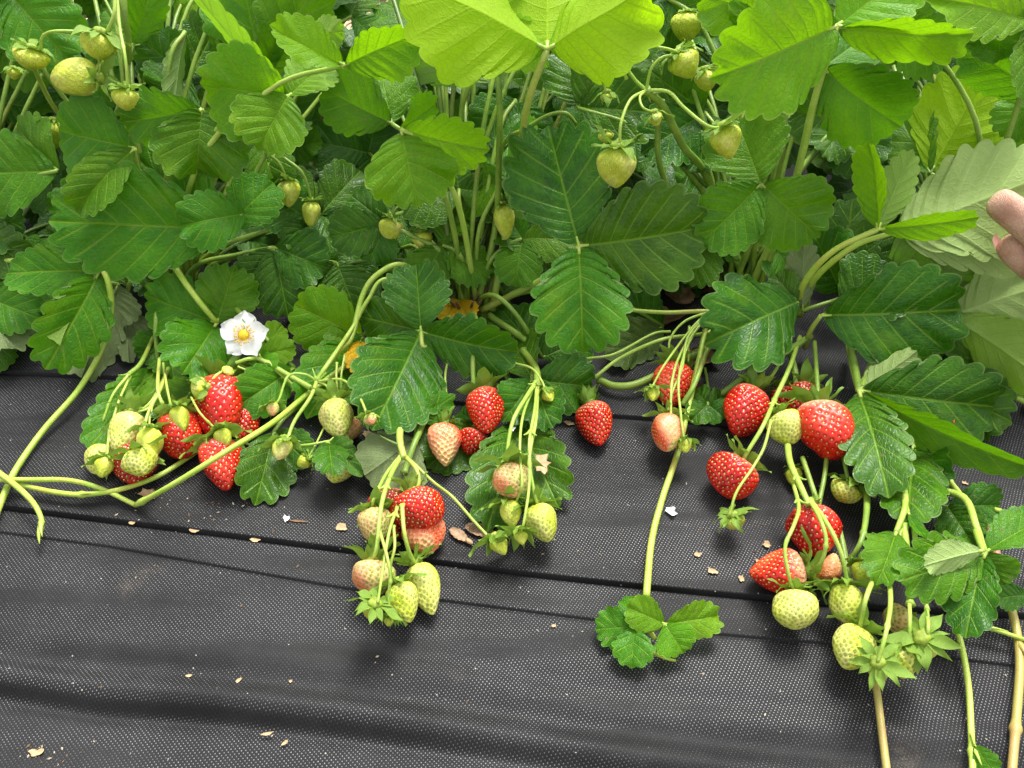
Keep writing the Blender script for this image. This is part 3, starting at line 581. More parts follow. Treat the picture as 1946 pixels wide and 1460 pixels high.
# pulled back by the hand: pale undersides
LF('E', 1668, 436, .115, [(1652, 268, .125, 82, 48, 26, -.3, 0, {'s': 'l'}), (1860, 412, .14, 64, -42, 20, .2, 0, {'s': 'l'}), (1735, 285, .095, 66, -8, 14, .3, 1, {'s': 'l'})], 'l', path=[(1520, 600, .03), (1525, 545, .07), (1580, 480, .10)], sm='r', r=.0025, label='folded yellow-green young leaf on the thick stalk beside the hand')
LF('E', 1705, 440, .095, [(2030, 318, .105, 215, 8, 8, .2, 1, {'s': 'u', 'n': 9}), (2010, 470, .09, 115, 20, 10, .2, 1, {'s': 'u', 'n': 9}), (1845, 555, .06, 150, 0, 10, .3, 1, {'s': 'm'})], 'g', path=[(1530, 590, .02), (1545, 535, .06), (1620, 470, .09)], sm='r', r=.0024, label='pale underside of the leaf held between the fingers')
LF('E', 1806, 600, .085, [(2060, 520, .10, 165, 20, 12, -.2, 1, {'s': 'u'}), (2015, 745, .09, 120, -22, 14, .25, 1, {'s': 'l'})], 'g', path=[(1770, 640, .02), (1785, 620, .06)], sm='t', r=.003, label='leaf turned over to its pale underside below the hand')
LF('E', 1515, 575, .07, [(1345, 650, .09, 178, -6, 10, .45, 0, {'n': 7, 'deep': .15}), (1470, 520, .05, 60, 0, 10, .3, 0)], 'd', path=[(1480, 640, .02), (1500, 610, .05)], sm='t', label='dark glossy leaf with deep notches right of the brown dry leaves')
LF('E', 1560, 600, .085, [(1826, 588, .095, 190, -10, 12, .4, 0, {'n': 8, 'deep': .09}), (1700, 520, .07, 150, 18, 12, .3, 0, {'b': (1600, 585, .07)})], 'd', path=[(1530, 660, .02), (1540, 630, .06)], sm='t', label='large glossy dark leaf over the orange red berry')
LF('E', 1600, 560, .02, [(1545, 440, .03, 120, 0, 10, .3, 0), (1690, 430, .02, 130, 0, 10, .3, 0), (1620, 380, .0, 110, 0, 10, .3, 0)], 'd')
LF('E', 1525, 590, .06, [(1528, 452, .06, 60, -10, 12, .3, 1, {'s': 'g'})], 'g')
LF('E', 1632, 742, .055, [(1900, 775, .035, 165, -4, 8, .4, 0, {'n': 8}), (1690, 945, .05, 120, 12, 16, .4, 0, {'n': 8, 'deep': .14}), (1965, 895, .075, 78, -40, 24, .3, 0, {'s': 'm'}), (1742, 668, .085, 70, 20, 22, .3, 1, {'s': 'u'})], 'd', path=[(1615, 660, .02), (1622, 700, .045)], sm='t', r=.0030, label='dark leaf reaching down between the right hand berries with a brown scarred edge')
LF('E', 1755, 720, .02, [(1850, 640, .03, 140, 0, 8, .3, 0), (1920, 800, .025, 140, 0, 8, .3, 0), (1735, 630, .02, 120, 0, 8, .3, 0)], 'd')
LF('E', 1850, 690, .03, [(1945, 660, .03, 120, 0, 8, .3, 0), (1930, 760, .03, 100, 0, 8, .3, 0)], 'd')
LF('E', 1735, 845, .03, [(1722, 1002, .045, 115, 8, 12, .35, 0), (1785, 935, .035, 100, -12, 12, .35, 0)], 'd', path=[(1712, 700, .005), (1722, 780, .018)])
LF('E', 1703, 1012, .055, [(1668, 1108, .058, 88, 8, 16, .4, 0, {'s': 'm'})], 'm', path=[(1715, 900, .03), (1720, 960, .05)], sm='t')
LF('E', 1725, 975, .05, [(1766, 1028, .062, 24, 40, 18, -.5, 0, {'n': 4})], 'm', path=[(1715, 920, .03), (1718, 950, .045)], sm='t')
LF('E', 1872, 1050, .06, [(1706, 1105, .06, 120, 2, 10, .35, 0, {'n': 7, 'deep': .13}), (1838, 1215, .04, 90, -20, 14, .45, 0, {'s': 'd'}), (1985, 985, .07, 82, 28, 18, .3, 0), (1905, 1110, .045, 80, 0, 14, .4, 0)], 'm', path=[(1760, 930, .02), (1830, 945, .05), (1855, 1000, .06)], sm='t', r=.0024, label='leaf with folded pale edge over the lowest berries at the right')
LF('E', 1868, 1046, .072, [(1758, 1076, .078, 60, 22, 18, .3, 1, {'s': 'u'})], 'u', path=[(1856, 1010, .06), (1862, 1030, .066)], sm='t')
LF('E', 1800, 962, .02, [(1908, 960, .02, 80, 0, 10, .3, 0), (1850, 1035, .02, 90, 0, 10, .3, 0)], 'd', path=[(1700, 940, .02), (1760, 955, .02)], r=.0012)
LF('E', 1955, 1130, .03, [(1886, 1138, .03, 52, 0, 10, .3, 0)], 'd', path=[(1970, 1050, .02)], r=.0012)
LF('E', 1345, 768, .025, [(1312, 800, .022, 52, 0, 12, .4, 0, {'n': 5}), (1378, 795, .022, 52, 0, 12, .4, 0, {'n': 5}), (1322, 742, .02, 46, 0, 12, .4, 0, {'n': 5}), (1378, 752, .02, 40, 0, 12, .4, 0, {'n': 5})], 'd', path=[(1340, 700, .015), (1346, 740, .022)], r=.001)
# middle skirt
LF('C', 800, 630, .075, [(790, 503, .055, 120, -4, 10, .35, 0, {'n': 9}), (984, 672, .075, 118, -24, 12, .35, 0, {'n': 9}), (712, 812, .055, 172, 4, 8, .35, 0, {'n': 9}), (688, 600, .04, 90, 12, 12, .3, 0)], 'd', path=[(855, 600, .02), (830, 640, .05), (805, 660, .07)], sm='t', label='dark four-part spread leaf left of the ripe red berry')
LF('C', 790, 800, .04, [(862, 752, .045, 46, 0, 14, .3, 0, {'n': 3, 'deep': .2}), (845, 780, .04, 40, 0, 14, .3, 0, {'n': 3, 'deep': .2})], 'm', path=[(812, 700, .04), (800, 760, .042)], r=.001)
LF('C', 1012, 722, .045, [(958, 800, .035, 96, 6, 10, .35, 0), (1128, 735, .03, 110, -6, 10, .4, 0), (1050, 812, .045, 85, -8, 12, .4, 0), (975, 640, .02, 90, 10, 10, .4, 0)], 'd', path=[(930, 600, .02), (1010, 660, .04)], r=.0026)
LF('C', 985, 795, .022, [(925, 1010, .008, 118, 4, 14, .3, 0, {'n': 7, 'deep': .15}), (1062, 965, .01, 112, -4, 12, .3, 0, {'n': 7, 'deep': .15}), (1045, 870, .02, 80, -10, 10, .3, 0)], 'd', path=[(960, 700, .02)])
LF('C', 905, 805, .014, [(812, 888, .008, 110, 0, 8, .3, 0), (870, 780, .012, 90, 0, 8, .3, 0)], 'd')
LF('C', 790, 832, .03, [(692, 905, .022, 118, -8, 10, .3, 1, {'s': 'g', 'n': 7}), (752, 975, .018, 80, 8, 12, .3, 1, {'s': 'g'})], 'g', path=[(800, 760, .03)], label='leaf showing its pale grey-green underside above the ripening cluster')
LF('C', 1030, 680, .015, [(955, 590, .02, 110, 0, 8, .3, 0), (1120, 640, .015, 100, 0, 8, .3, 0)], 'd')
LF('C', 1260, 620, .012, [(1180, 570, .02, 90, 0, 8, .3, 0), (1150, 680, .015, 90, 0, 8, .3, 0, {'s': 'g'})], 'd')
LF('C', 690, 640, .02, [(560, 578, .03, 120, 10, 8, .3, 0, {'s': 'y'}), (585, 790, .02, 125, -8, 10, .35, 0, {'s': 'm'}), (640, 700, .02, 100, 0, 10, .3, 0, {'s': 'm'})], 'm', label='leaf tinged yellow beside the fruit stalks left of the middle')
LF('C', 690, 640, .012, [(694, 716, .040, 62, 0, 10, .3, 0, {'b': (684, 645, .034)})], 'o', r=.0012, label='orange-yellow withered leaf')
LF('C', 872, 570, .012, [(842, 612, .030, 62, 0, 14, .3, 0), (892, 612, .028, 56, 0, 14, .3, 0)], 'o', r=.0012, label='bright yellow scrap of leaf at the base of the stalks')
LF('C', 735, 425, .01, [(625, 452, .02, 90, 4, 8, .3, 0), (700, 500, .015, 80, -4, 8, .3, 0), (668, 372, .0, 80, 0, 8, .3, 0)], 'd')
LF('B', 520, 470, .015, [(548, 602, .02, 105, 0, 10, .3, 0), (620, 510, .01, 110, 0, 10, .3, 0), (470, 560, .02, 90, 0, 10, .3, 0)], 'd')
LF('B', 640, 500, .0, [(680, 600, .01, 110, 0, 10, .3, 0), (590, 560, .005, 100, 0, 10, .3, 0)], 'd')
# left skirt
LF('B', 412, 614, .06, [(276, 560, .055, 118, 6, 8, .35, 0, {'n': 9}), (446, 505, .045, 108, -4, 8, .35, 0, {'n': 9}), (345, 712, .06, 128, 2, 8, .35, 0, {'n': 9})], 'm', path=[(290, 420, .03), (328, 500, .055), (372, 565, .068)], sm='r', r=.0026, label='round-toothed three-part leaf beside the white flower')
LF('A', 190, 515, .07, [(85, 700, .06, 118, 14, 14, .5, 0, {'deep': .13, 'n': 7}), (108, 655, .085, 58, 48, 20, .2, 1, {'s': 'l'}), (15, 520, .06, 88, -14, 14, .4, 0), (70, 480, .04, 90, 0, 12, .4, 0)], 'm', sm='t', label='bright leaf with a folded pale lobe at the far left above the cloth')
LF('A', -40, 560, .04, [(75, 605, .05, 100, 0, 10, .4, 0), (20, 670, .04, 105, 0, 10, .4, 1, {'s': 'g'})], 'm')
LF('A', 225, 540, .03, [(152, 722, .015, 92, 4, 12, .3, 1, {'s': 'g'}), (215, 620, .04, 80, -10, 10, .3, 1, {'s': 'g'}), (120, 610, .03, 70, 10, 12, .3, 1, {'s': 'g'})], 'g', label='wilted grey-green leaf hanging over the cloth edge on the left')
LF('B', 240, 585, .015, [(245, 690, .012, 32, 10, 14, .3, 1, {'s': 'g'}), (270, 640, .012, 40, 0, 12, .3, 1)], 'g')
LF('B', 320, 640, .02, [(262, 680, .02, 70, 0, 10, .3, 0), (330, 720, .02, 80, 0, 10, .3, 0)], 'd')
LF('B', 300, 692, .02, [(168, 855, .02, 85, -12, 12, .3, 0), (330, 800, .012, 90, 0, 10, .3, 0), (360, 700, .015, 80, 0, 10, .3, 0)], 'm', label='leaf lying behind the lowest left green berries')
LF('B', 560, 700, .035, [(446, 775, .04, 92, 2, 10, .4, 0, {'n': 8}), (505, 690, .05, 52, 0, 12, .4, 0, {'n': 6, 'b': (492, 715, .045), 's': 'm'}), (470, 690, .03, 50, 0, 10, .3, 0)], 'm')
LF('B', 492, 676, .055, [(562, 660, .055, 52, 0, 12, .3, 0, {'n': 6}), (535, 618, .05, 50, 0, 12, .3, 0, {'n': 6}), (520, 705, .05, 46, 0, 12, .3, 0, {'n': 6})], 'l', path=[(560, 735, .03), (520, 700, .05)], r=.0012, sm='t', label='small bright leaflets right of the white flower')
LF('B', 520, 822, .02, [(486, 958, .008, 108, 4, 10, .3, 0, {'n': 6, 'deep': .15}), (590, 880, .01, 80, -4, 10, .3, 0)], 'd', path=[(600, 745, .02), (545, 790, .02)], label='blue-green leaf lying on the cloth left of the small fruitlets')
LF('B', 625, 838, .035, [(632, 905, .04, 62, 0, 12, .4, 0, {'n': 6}), (672, 868, .038, 50, 0, 14, .4, 0, {'n': 5}), (688, 905, .03, 30, 0, 14, .4, 0, {'n': 4})], 'd', path=[(540, 850, .02), (590, 845, .035)], r=.001, sm='t')
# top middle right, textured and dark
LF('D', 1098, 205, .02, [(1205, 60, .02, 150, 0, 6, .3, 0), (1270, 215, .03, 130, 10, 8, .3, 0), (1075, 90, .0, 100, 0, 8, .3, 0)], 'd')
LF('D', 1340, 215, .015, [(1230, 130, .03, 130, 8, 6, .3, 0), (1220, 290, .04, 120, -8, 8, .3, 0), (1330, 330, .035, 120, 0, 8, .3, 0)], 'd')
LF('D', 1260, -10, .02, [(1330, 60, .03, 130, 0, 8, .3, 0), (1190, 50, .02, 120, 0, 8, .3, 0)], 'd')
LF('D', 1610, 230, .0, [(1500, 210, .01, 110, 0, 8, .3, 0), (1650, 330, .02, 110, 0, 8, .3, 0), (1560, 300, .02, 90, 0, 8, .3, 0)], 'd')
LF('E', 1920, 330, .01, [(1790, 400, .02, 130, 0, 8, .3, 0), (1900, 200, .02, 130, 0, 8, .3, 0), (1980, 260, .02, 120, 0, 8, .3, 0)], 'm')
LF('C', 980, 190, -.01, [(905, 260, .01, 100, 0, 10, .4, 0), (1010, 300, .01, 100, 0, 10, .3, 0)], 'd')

# small two-tuft plantlet at the end of its runner
def fill(key, n, x0, x1, y0, y1, l0, l1, shades, seed):
    r = random.Random(seed)
    for i in range(n):
        x, y = r.uniform(x0, x1), r.uniform(y0, y1); l = r.uniform(l0, l1); j = P(x, y, l)
        e, g = PLANTS[key]; base = r.uniform(0, 6.28)
        nrm = np.array([r.uniform(-.5, .5), -.55 + r.uniform(-.35, .3), 1.0]); nrm /= np.linalg.norm(nrm)
        u = np.cross(nrm, [1., .2, .1]); u /= np.linalg.norm(u); v = np.cross(nrm, u)
        pts = petiole_path(key, j); V, F = tube(pts, .0024, .0016, 14, 6)
        lf = link('leaf', mesh('leaf_stalk', V - j, F, SM[r.choice('ppk')]), T3(j), e)
        L = r.uniform(.042, .07); s = r.choice(shades)
        for k, da in enumerate((0, 1.75, -1.75)):
            a = base + da + r.uniform(-.2, .2); d = math.cos(a) * u + math.sin(a) * v + nrm * r.uniform(-.35, .1); d /= np.linalg.norm(d)
            t = j + d * L * (1 if k == 0 else .9)
            if t[2] < .004: t[2] = .004
            put_leaflet(lf, j + d * .002, t, L * r.uniform(.8, .98), r.uniform(-12, 12), r.uniform(6, 16), r.uniform(.2, .7), 0, s, 8, .04, .05, False, nrm)
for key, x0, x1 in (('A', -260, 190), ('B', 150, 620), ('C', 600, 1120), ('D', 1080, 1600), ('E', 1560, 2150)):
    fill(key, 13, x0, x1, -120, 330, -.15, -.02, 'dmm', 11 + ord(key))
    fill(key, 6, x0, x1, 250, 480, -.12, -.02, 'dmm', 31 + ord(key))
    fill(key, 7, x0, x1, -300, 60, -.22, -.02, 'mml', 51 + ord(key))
for key, x, y, t in (('F', 380, -.0, 'strawberry plant of the row behind, glimpsed between the left stalks'), ('H', 960, 0, 'strawberry plant of the row behind, glimpsed between the upright stalks in the middle'), ('K', 1560, 0, 'strawberry plant of the row behind, glimpsed between the stalks at the upper right')):
    gx = (x - 973) / FPX * 1.15; g = np.array([gx, .90, float(cloth(gx, .90))]); ee = link('strawberry_plant', None, T3(g), None, t, 'plant', 'strawberry plants of the row behind')
    V, F = tube([g + [0, 0, -.01], g + [0, 0, .02]], .015, .010, 5, 9); link('crown', mesh('crown', V - g, F, SM['w']), T3(g), ee); PLANTS[key] = (ee, g)
    r = random.Random(x)
    for i in range(22):
        j = g + np.array([r.uniform(-.27, .27), r.uniform(-.14, .12), r.uniform(.02, .20)]); nrm = np.array([r.uniform(-.4, .4), -.7 + r.uniform(-.3, .3), 1.]); nrm /= np.linalg.norm(nrm)
        u = np.cross(nrm, [1., .2, .1]); u /= np.linalg.norm(u); v = np.cross(nrm, u); V, F = tube(petiole_path(key, j), .0022, .0016, 10, 6); lf = link('leaf', mesh('leaf_stalk', V - j, F, SM['k']), T3(j), ee)
        bs = r.uniform(0, 6.28); Ls = r.uniform(.055, .085)
        for kk, da in enumerate((0, 1.75, -1.75)):
            d_ = math.cos(bs + da) * u + math.sin(bs + da) * v; t_ = j + d_ * Ls; t_[2] = max(t_[2], .004); put_leaflet(lf, j + d_ * .002, t_, Ls * .92, r.uniform(-12, 12), 10, .4, 0, r.choice('ddm'), 8, .04, .05, False, nrm)
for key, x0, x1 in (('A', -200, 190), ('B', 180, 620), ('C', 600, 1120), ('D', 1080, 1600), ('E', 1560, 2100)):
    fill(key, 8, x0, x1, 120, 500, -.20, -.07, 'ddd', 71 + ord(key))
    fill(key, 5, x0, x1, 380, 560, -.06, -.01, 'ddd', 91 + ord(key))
fill('C', 5, 770, 1060, 260, 470, .0, .03, 'mmd', 211); fill('D', 4, 1300, 1560, 420, 520, .0, .02, 'md', 213)
fill('B', 6, 560, 820, -140, 60, -.14, -.05, 'mml', 201); fill('B', 3, 100, 300, -120, 40, -.12, -.05, 'mml', 202)
fill('A', 6, -300, 60, 480, 640, .0, .02, 'ddm', 3)
fill('E', 8, 1780, 2200, 480, 780, .0, .03, 'ddm', 4)
# bare upright leaf stalks in the dark between the leaves
def upright(key, n, x0, x1, ytop, seed, l=.0):
    r = random.Random(seed)
    for i in range(n):
        x = x0 + (x1 - x0) * (i + r.random()) / n; g = PLANTS[key][1]; b = g + np.array([r.uniform(-.02, .02), r.uniform(-.016, .01), .01])
        t = P(x, r.uniform(ytop - 60, ytop + 60), l - r.uniform(0, .06)); m = b + (t - b) * .5 + np.array([r.uniform(-.01, .01), -.004, .012])
        V, F = tube([b, m, t], .0026, .0017, 12, 7); link('leaf_stalk', mesh('leaf_stalk', V - b, F, SM[r.choice('ppt')]), T3(b), PLANTS[key][0])
upright('C', 9, 780, 1170, -10, 1); upright('D', 9, 1320, 1620, -20, 2); upright('B', 5, 420, 700, 80, 3); upright('E', 5, 1640, 1800, 120, 4); upright('A', 4, -40, 160, 50, 5)
# ------------------------------------------------------------------ fruit
# upper left truss
b = berry
b(60, 92, 56, 132, 58, -.02, 'small squat green strawberry, leftmost of the upper left truss', la=.075, cone=2.2, sep=34, tilt=0)
b(190, 62, 184, 114, 58, -.0, 'green strawberry with a wide calyx under the bent stalk at the upper left', la=.075, sep=44, tilt=25, cone=2)
b(186, 148, 95, 146, 62, .03, 'elongated yellow-green strawberry lying sideways in the upper left truss', la=.08, sep=40, tilt=-15, cone=1.9)
b(240, 168, 242, 212, 48, .02, 'small yellow-green strawberry hanging lowest of the upper left truss', la=.08, sep=30, tilt=0, cone=2)
b(100, 228, 97, 288, 48, -.08, 'dim green strawberry deep in the leaves below the upper left truss', la=.02, sep=26)
b(26, 130, 28, 152, 26, -.05, 'tiny green fruitlet at the left edge under the squat green berry', la=.05, sep=20)
SK('A', [(215, -60, .07), (218, 20, .08), (205, 60, .076)], .0016, .002); SK('A', [(155, 60, .078), (100, 60, .085), (80, 72, .082), (78, 95, .076)], .0015, .0012)
SK('A', [(222, -60, .05), (226, 40, .07), (238, 110, .085), (243, 168, .082)], .0018, .0012); SK('A', [(200, 108, .06), (186, 126, .075), (188, 146, .08)], .0015, .0014)
SK('A', [(232, -80, .06), (236, 20, .062), (244, 90, .05), (230, 190, .02), (180, 330, .0)], .0028, .0024, 'p')
SK('A', [(232, 60, .062), (215, 30, .062), (195, -10, .05)], .0014, .001, 'p'); SK('A', [(60, 120, .05), (100, 200, .02), (150, 260, .0)], .002, .002, 'p'); SK('A', [(70, 110, .03), (110, 170, .02), (190, 270, .0)], .002, .002, 'p')
# inside the left plant
for (x, y, x2, y2, w_, t_) in ((547, 342, 552, 394, 46, 'dull green strawberry in the shade between the left stalks'), (592, 382, 592, 432, 36, 'narrow green strawberry hanging right of the shaded dull green one'),
    (744, 414, 740, 460, 46, 'round green strawberry in the shade at the foot of the bright three-part leaf'), (797, 392, 803, 434, 46, 'green strawberry just under the tip of the bright three-part leaf'),
    (800, 440, 806, 476, 38, 'green strawberry lowest of the three under the bright three-part leaf'), (956, 388, 958, 456, 42, 'long green strawberry half hidden by the left edge of the big dark leaf')):
    b(x, y, x2, y2, w_, .05, t_, la=.028 if x > 950 else .012, sep=w_ * .55, tilt=-5)
SK('B', [(545, 342, .012), (530, 310, .016), (505, 290, .02)], .0012, .0016, 'p'); SK('B', [(592, 382, .012), (575, 330, .02), (540, 300, .02)], .0012, .0014, 'p')
SK('C', [(744, 414, .012), (760, 392, .014), (800, 400, .0)], .0012, .0014, 'p'); SK('C', [(955, 388, .028), (950, 370, .03), (930, 420, .01)], .0012, .0014, 'p')
# upper right truss
b(1172, 280, 1168, 358, 64, .02, 'green strawberry with brown tip hanging alone above the big dark leaf', la=.11, sep=44, tilt=-8, nsep=9, tipripe=.1)
b(1150, 250, 1152, 272, 26, .0, 'tiny green fruitlet just above the solitary hanging green berry', la=.09, sep=14)
b(1372, 240, 1392, 300, 52, .0, 'green strawberry hanging at the end of the right arm of the upper right truss', la=.10, sep=36, tilt=10)
b(1288, 100, 1316, 148, 54, .0, 'green strawberry at the top of the upper right truss', la=.09, sep=34, tilt=10)
b(1340, 132, 1348, 174, 44, .03, 'yellow-green strawberry tucked against the light leaf edge at the upper right', la=.08, sep=28, tilt=15)
b(1308, 22, 1304, 82, 62, -.12, 'dark green strawberry in the shade at the top right of the middle', la=.035, sep=24)
b(1153, 176, 1154, 196, 22, .05, 'faded flower head on the left drooping stalk of the upper right truss', la=.10, sep=26, tilt=58, nsep=8)
b(1243, 214, 1250, 240, 26, .05, 'faded flower head in the middle of the upper right truss', la=.105, sep=26, tilt=50, nsep=8)
b(1494, 150, 1495, 170, 20, -.1, 'tiny round green fruitlet between the upright stalks at the upper right', la=.03, sep=10)
T = (1228, 172, .09)
SK('D', [T, (1205, 150, .092), (1190, 120, .095), (1215, 88, .10), (1262, 92, .098), (1290, 100, .092)], .0018, .0014); SK('D', [(1190, 150, .092), (1178, 118, .10), (1158, 120, .105), (1147, 150, .105), (1152, 176, .10)], .0015, .0012)
SK('D', [T, (1238, 130, .095), (1262, 108, .095), (1290, 108, .09)], .0015, .0012); SK('D', [T, (1198, 190, .105), (1180, 235, .115), (1178, 278, .112)], .0015, .0013); SK('D', [T, (1216, 185, .10), (1222, 205, .108), (1243, 214, .106)], .0013, .0011)
SK('D', [T, (1270, 175, .095), (1300, 205, .10), (1345, 240, .105), (1375, 242, .10)], .0017, .0016); SK('D', [T, (1262, 205, .08), (1300, 280, .06), (1345, 340, .03), (1400, 500, .0)], .0030, .0034, 'p', bracts=(.04,)); SK('D', [(1255, 190, .07), (1256, 320, .05), (1330, 480, .01)], .0026, .0024, 'p')
SK('C', [(1095, 235, .05), (1075, 215, .055), (1040, 220, .05), (1000, 245, .04), (955, 280, .02), (940, 420, .0)], .0014, .002, 'p')

# left cluster on the cloth
b(425, 722, 408, 832, 100, .98, 'largest ripe red strawberry of the left cluster, partly under the small yellow fruitlet', la=.028, lob=.08, cone=2.1, dt=-.012)
b(462, 772, 468, 838, 58, 1.0, 'red strawberry end showing right of the largest berry in the left cluster', la=.018, cone=2.2, sep=4)
b(334, 792, 352, 868, 88, .86, 'orange-red broad strawberry in the middle of the left cluster under two green calyces', la=.024, cone=2.6, sep=46, mk='l', tipripe=.95)
b(412, 838, 430, 930, 82, .92, 'long red strawberry with a curved blunt tip, crossed by the runner', la=.022, lob=.12, cone=1.7, sep=52, mk='l', tilt=15)
b(258, 846, 252, 918, 80, 1.15, 'deep red strawberry half covered by green ones at the left', la=.018, cone=2.0, sep=10)
b(250, 786, 230, 862, 62, .22, 'pale greenish-white strawberry in front of the left cluster', la=.046, sep=48, tilt=-30, cone=1.8)
b(288, 816, 278, 878, 48, .03, 'green strawberry with drooping calyx just right of the pale greenish-white one', la=.046, sep=40, tilt=30)
b(260, 862, 272, 902, 62, .12, 'green strawberry capping the deep red one in the left cluster', la=.042, sep=46, tilt=26, dt=-.004)
b(205, 848, 178, 902, 62, .18, 'leftmost yellow-green strawberry half under a leaf', la=.020, lob=.1, cone=1.8, sep=16)
b(200, 872, 196, 908, 36, .02, 'small green strawberry overlapping the leftmost yellow-green one', la=.036, sep=34, tilt=30)
b(338, 776, 346, 818, 36, .02, 'small green strawberry with a star calyx above the orange-red broad one', la=.052, sep=40, tilt=22)
b(395, 738, 366, 744, 42, .02, 'small yellow-green fruitlet with half wilted calyx on top of the largest red berry', la=.062, sep=34, tilt=40, cone=2.4)
b(432, 708, 436, 700, 22, .1, 'spent flower with yellow centre above the largest red berry', la=.062, dt=.006, sep=26, tilt=-20, nsep=9, cone=2.4)
b(418, 820, 432, 846, 34, .02, 'small green fruitlet under a star calyx above the long red berry', la=.050, sep=40, tilt=18)
b(518, 768, 520, 790, 24, .08, 'small yellowish fruitlet left of the pale hanging green berry', la=.045, sep=26, tilt=48, mk='l', tipripe=.5)
b(540, 836, 532, 874, 36, .0, 'small green fruitlet with long sepals over the blue-green leaf', la=.040, sep=40, tilt=48, tipripe=.3)
b(586, 872, 566, 886, 28, -.02, 'round green fruitlet lying at the edge of the blue-green leaf', la=.024, sep=24, tilt=10)
b(636, 764, 642, 832, 64, .20, 'pale green strawberry hanging below the fruit stalks left of the middle', la=.042, sep=46, tilt=-25, cone=1.6)
b(665, 795, 652, 840, 56, .42, 'pinkish strawberry hidden behind the pale green one left of the middle', la=.018, sep=6)
b(655, 868, 632, 916, 62, .12, 'green strawberry under a small dark leaf, just below the pale hanging one', la=.016, sep=16)
b(700, 790, 708, 806, 24, .08, 'small brown-tipped fruitlet at the lower left edge of the big dark leaf', la=.072, sep=26, tilt=45, tipripe=.55)
SK('B', [(292, 640, .03), (268, 690, .045), (245, 712, .05)], .0018, .0022, 'p', bracts=(.98,))
SK('B', [(245, 712, .05), (215, 750, .05), (196, 800, .035)], .0016, .0012); SK('B', [(248, 715, .05), (225, 765, .052), (207, 830, .045), (204, 868, .038)], .0013, .0011)
SK('B', [(318, 705, .045), (290, 760, .055), (256, 790, .048)], .0016, .0014); SK('B', [(320, 700, .045), (305, 740, .058), (280, 790, .056), (268, 858, .045)], .0020, .0012, bracts=(.6,))
SK('B', [(303, 682, .05), (300, 740, .06), (312, 775, .05), (322, 792, .03)], .0018, .0015); SK('B', [(310, 690, .05), (318, 740, .064), (326, 776, .056)], .0013, .0011); SK('B', [(285, 790, .054), (284, 805, .052), (286, 816, .048)], .0011, .001)
SK('B', [(363, 755, .06), (380, 785, .064), (402, 808, .055), (414, 820, .05)], .0010, .001); SK('B', [(395, 738, .06), (410, 715, .066), (430, 702, .064)], .0016, .0013)
SK('B', [(448, 690, .062), (475, 682, .064), (500, 686, .055), (560, 720, .045), (592, 738, .04)], .0018, .0028); SK('B', [(452, 697, .06), (480, 708, .055), (492, 712, .05)], .0010, .001); SK('B', [(463, 655, .07), (456, 675, .06), (452, 690, .055), (470, 700, .05)], .0013, .0013, 'p')
TR = (602, 725, .05)
SK('C', [TR, (640, 670, .055), (668, 640, .05), (690, 560, .045), (720, 520, .04), (770, 505, .03), (840, 560, .01)], .0028, .0030, bracts=(.02,)); SK('C', [TR, (625, 690, .06), (672, 620, .058), (700, 570, .05), (740, 530, .04), (860, 575, .01)], .0022, .0022)
SK('C', [TR, (580, 712, .06), (548, 715, .062), (530, 760, .05), (519, 768, .046)], .0013, .0011); SK('C', [TR, (590, 755, .055), (560, 800, .048), (546, 836, .043)], .0019, .0016); SK('C', [TR, (650, 722, .065), (680, 750, .075), (698, 788, .073)], .0013, .0012)
SK('C', [TR, (622, 735, .05), (630, 764, .044)], .0016, .0014); SK('C', [(640, 690, .055), (640, 730, .05), (650, 790, .02)], .0012, .001); SK('C', [(655, 675, .055), (648, 720, .048), (650, 760, .03)], .0012, .001)
SK('C', [(618, 808, .03), (600, 845, .032), (586, 870, .026)], .0009, .0009); SK('C', [(635, 832, .038), (605, 855, .03), (588, 872, .026)], .0012, .001)
# middle berries
b(845, 808, 842, 884, 66, .62, 'pink-topped pale strawberry on a dark leaf, left of the glossy red one', la=.032, mk='m', sep=30, tilt=-50, tipripe=.36, cone=1.25)
b(920, 742, 930, 824, 74, .98, 'glossy red strawberry hanging right below the dark leaves in the middle', la=.045, sep=38, tilt=-25, cone=1.5)
b(905, 822, 890, 862, 62, 1.0, 'red strawberry half hidden behind the glossy one in the middle', la=.018, sep=20)
b(1122, 768, 1142, 845, 70, .98, 'red strawberry standing alone on the cloth right of the middle', la=.020, sep=36, tilt=-62, cone=1.4)
b(1036, 742, 1048, 764, 22, .0, 'small green fruitlet over the dark scarred leaf', la=.060, sep=26, tilt=48)
SK('C', [(845, 806, .033), (820, 790, .035), (795, 800, .035)], .0016, .0016, 'p'); SK('C', [(848, 750, .04), (846, 715, .045), (850, 690, .04)], .0013, .0012); SK('C', [(920, 742, .046), (905, 715, .04), (900, 680, .02)], .0014, .0014, 'p')
SK('C', [(1122, 768, .021), (1110, 730, .02), (1090, 690, .01)], .0014, .0014, 'p')
SK('C', [(975, 690, .055), (1010, 700, .06), (1030, 725, .063), (1036, 744, .06)], .0012, .001)
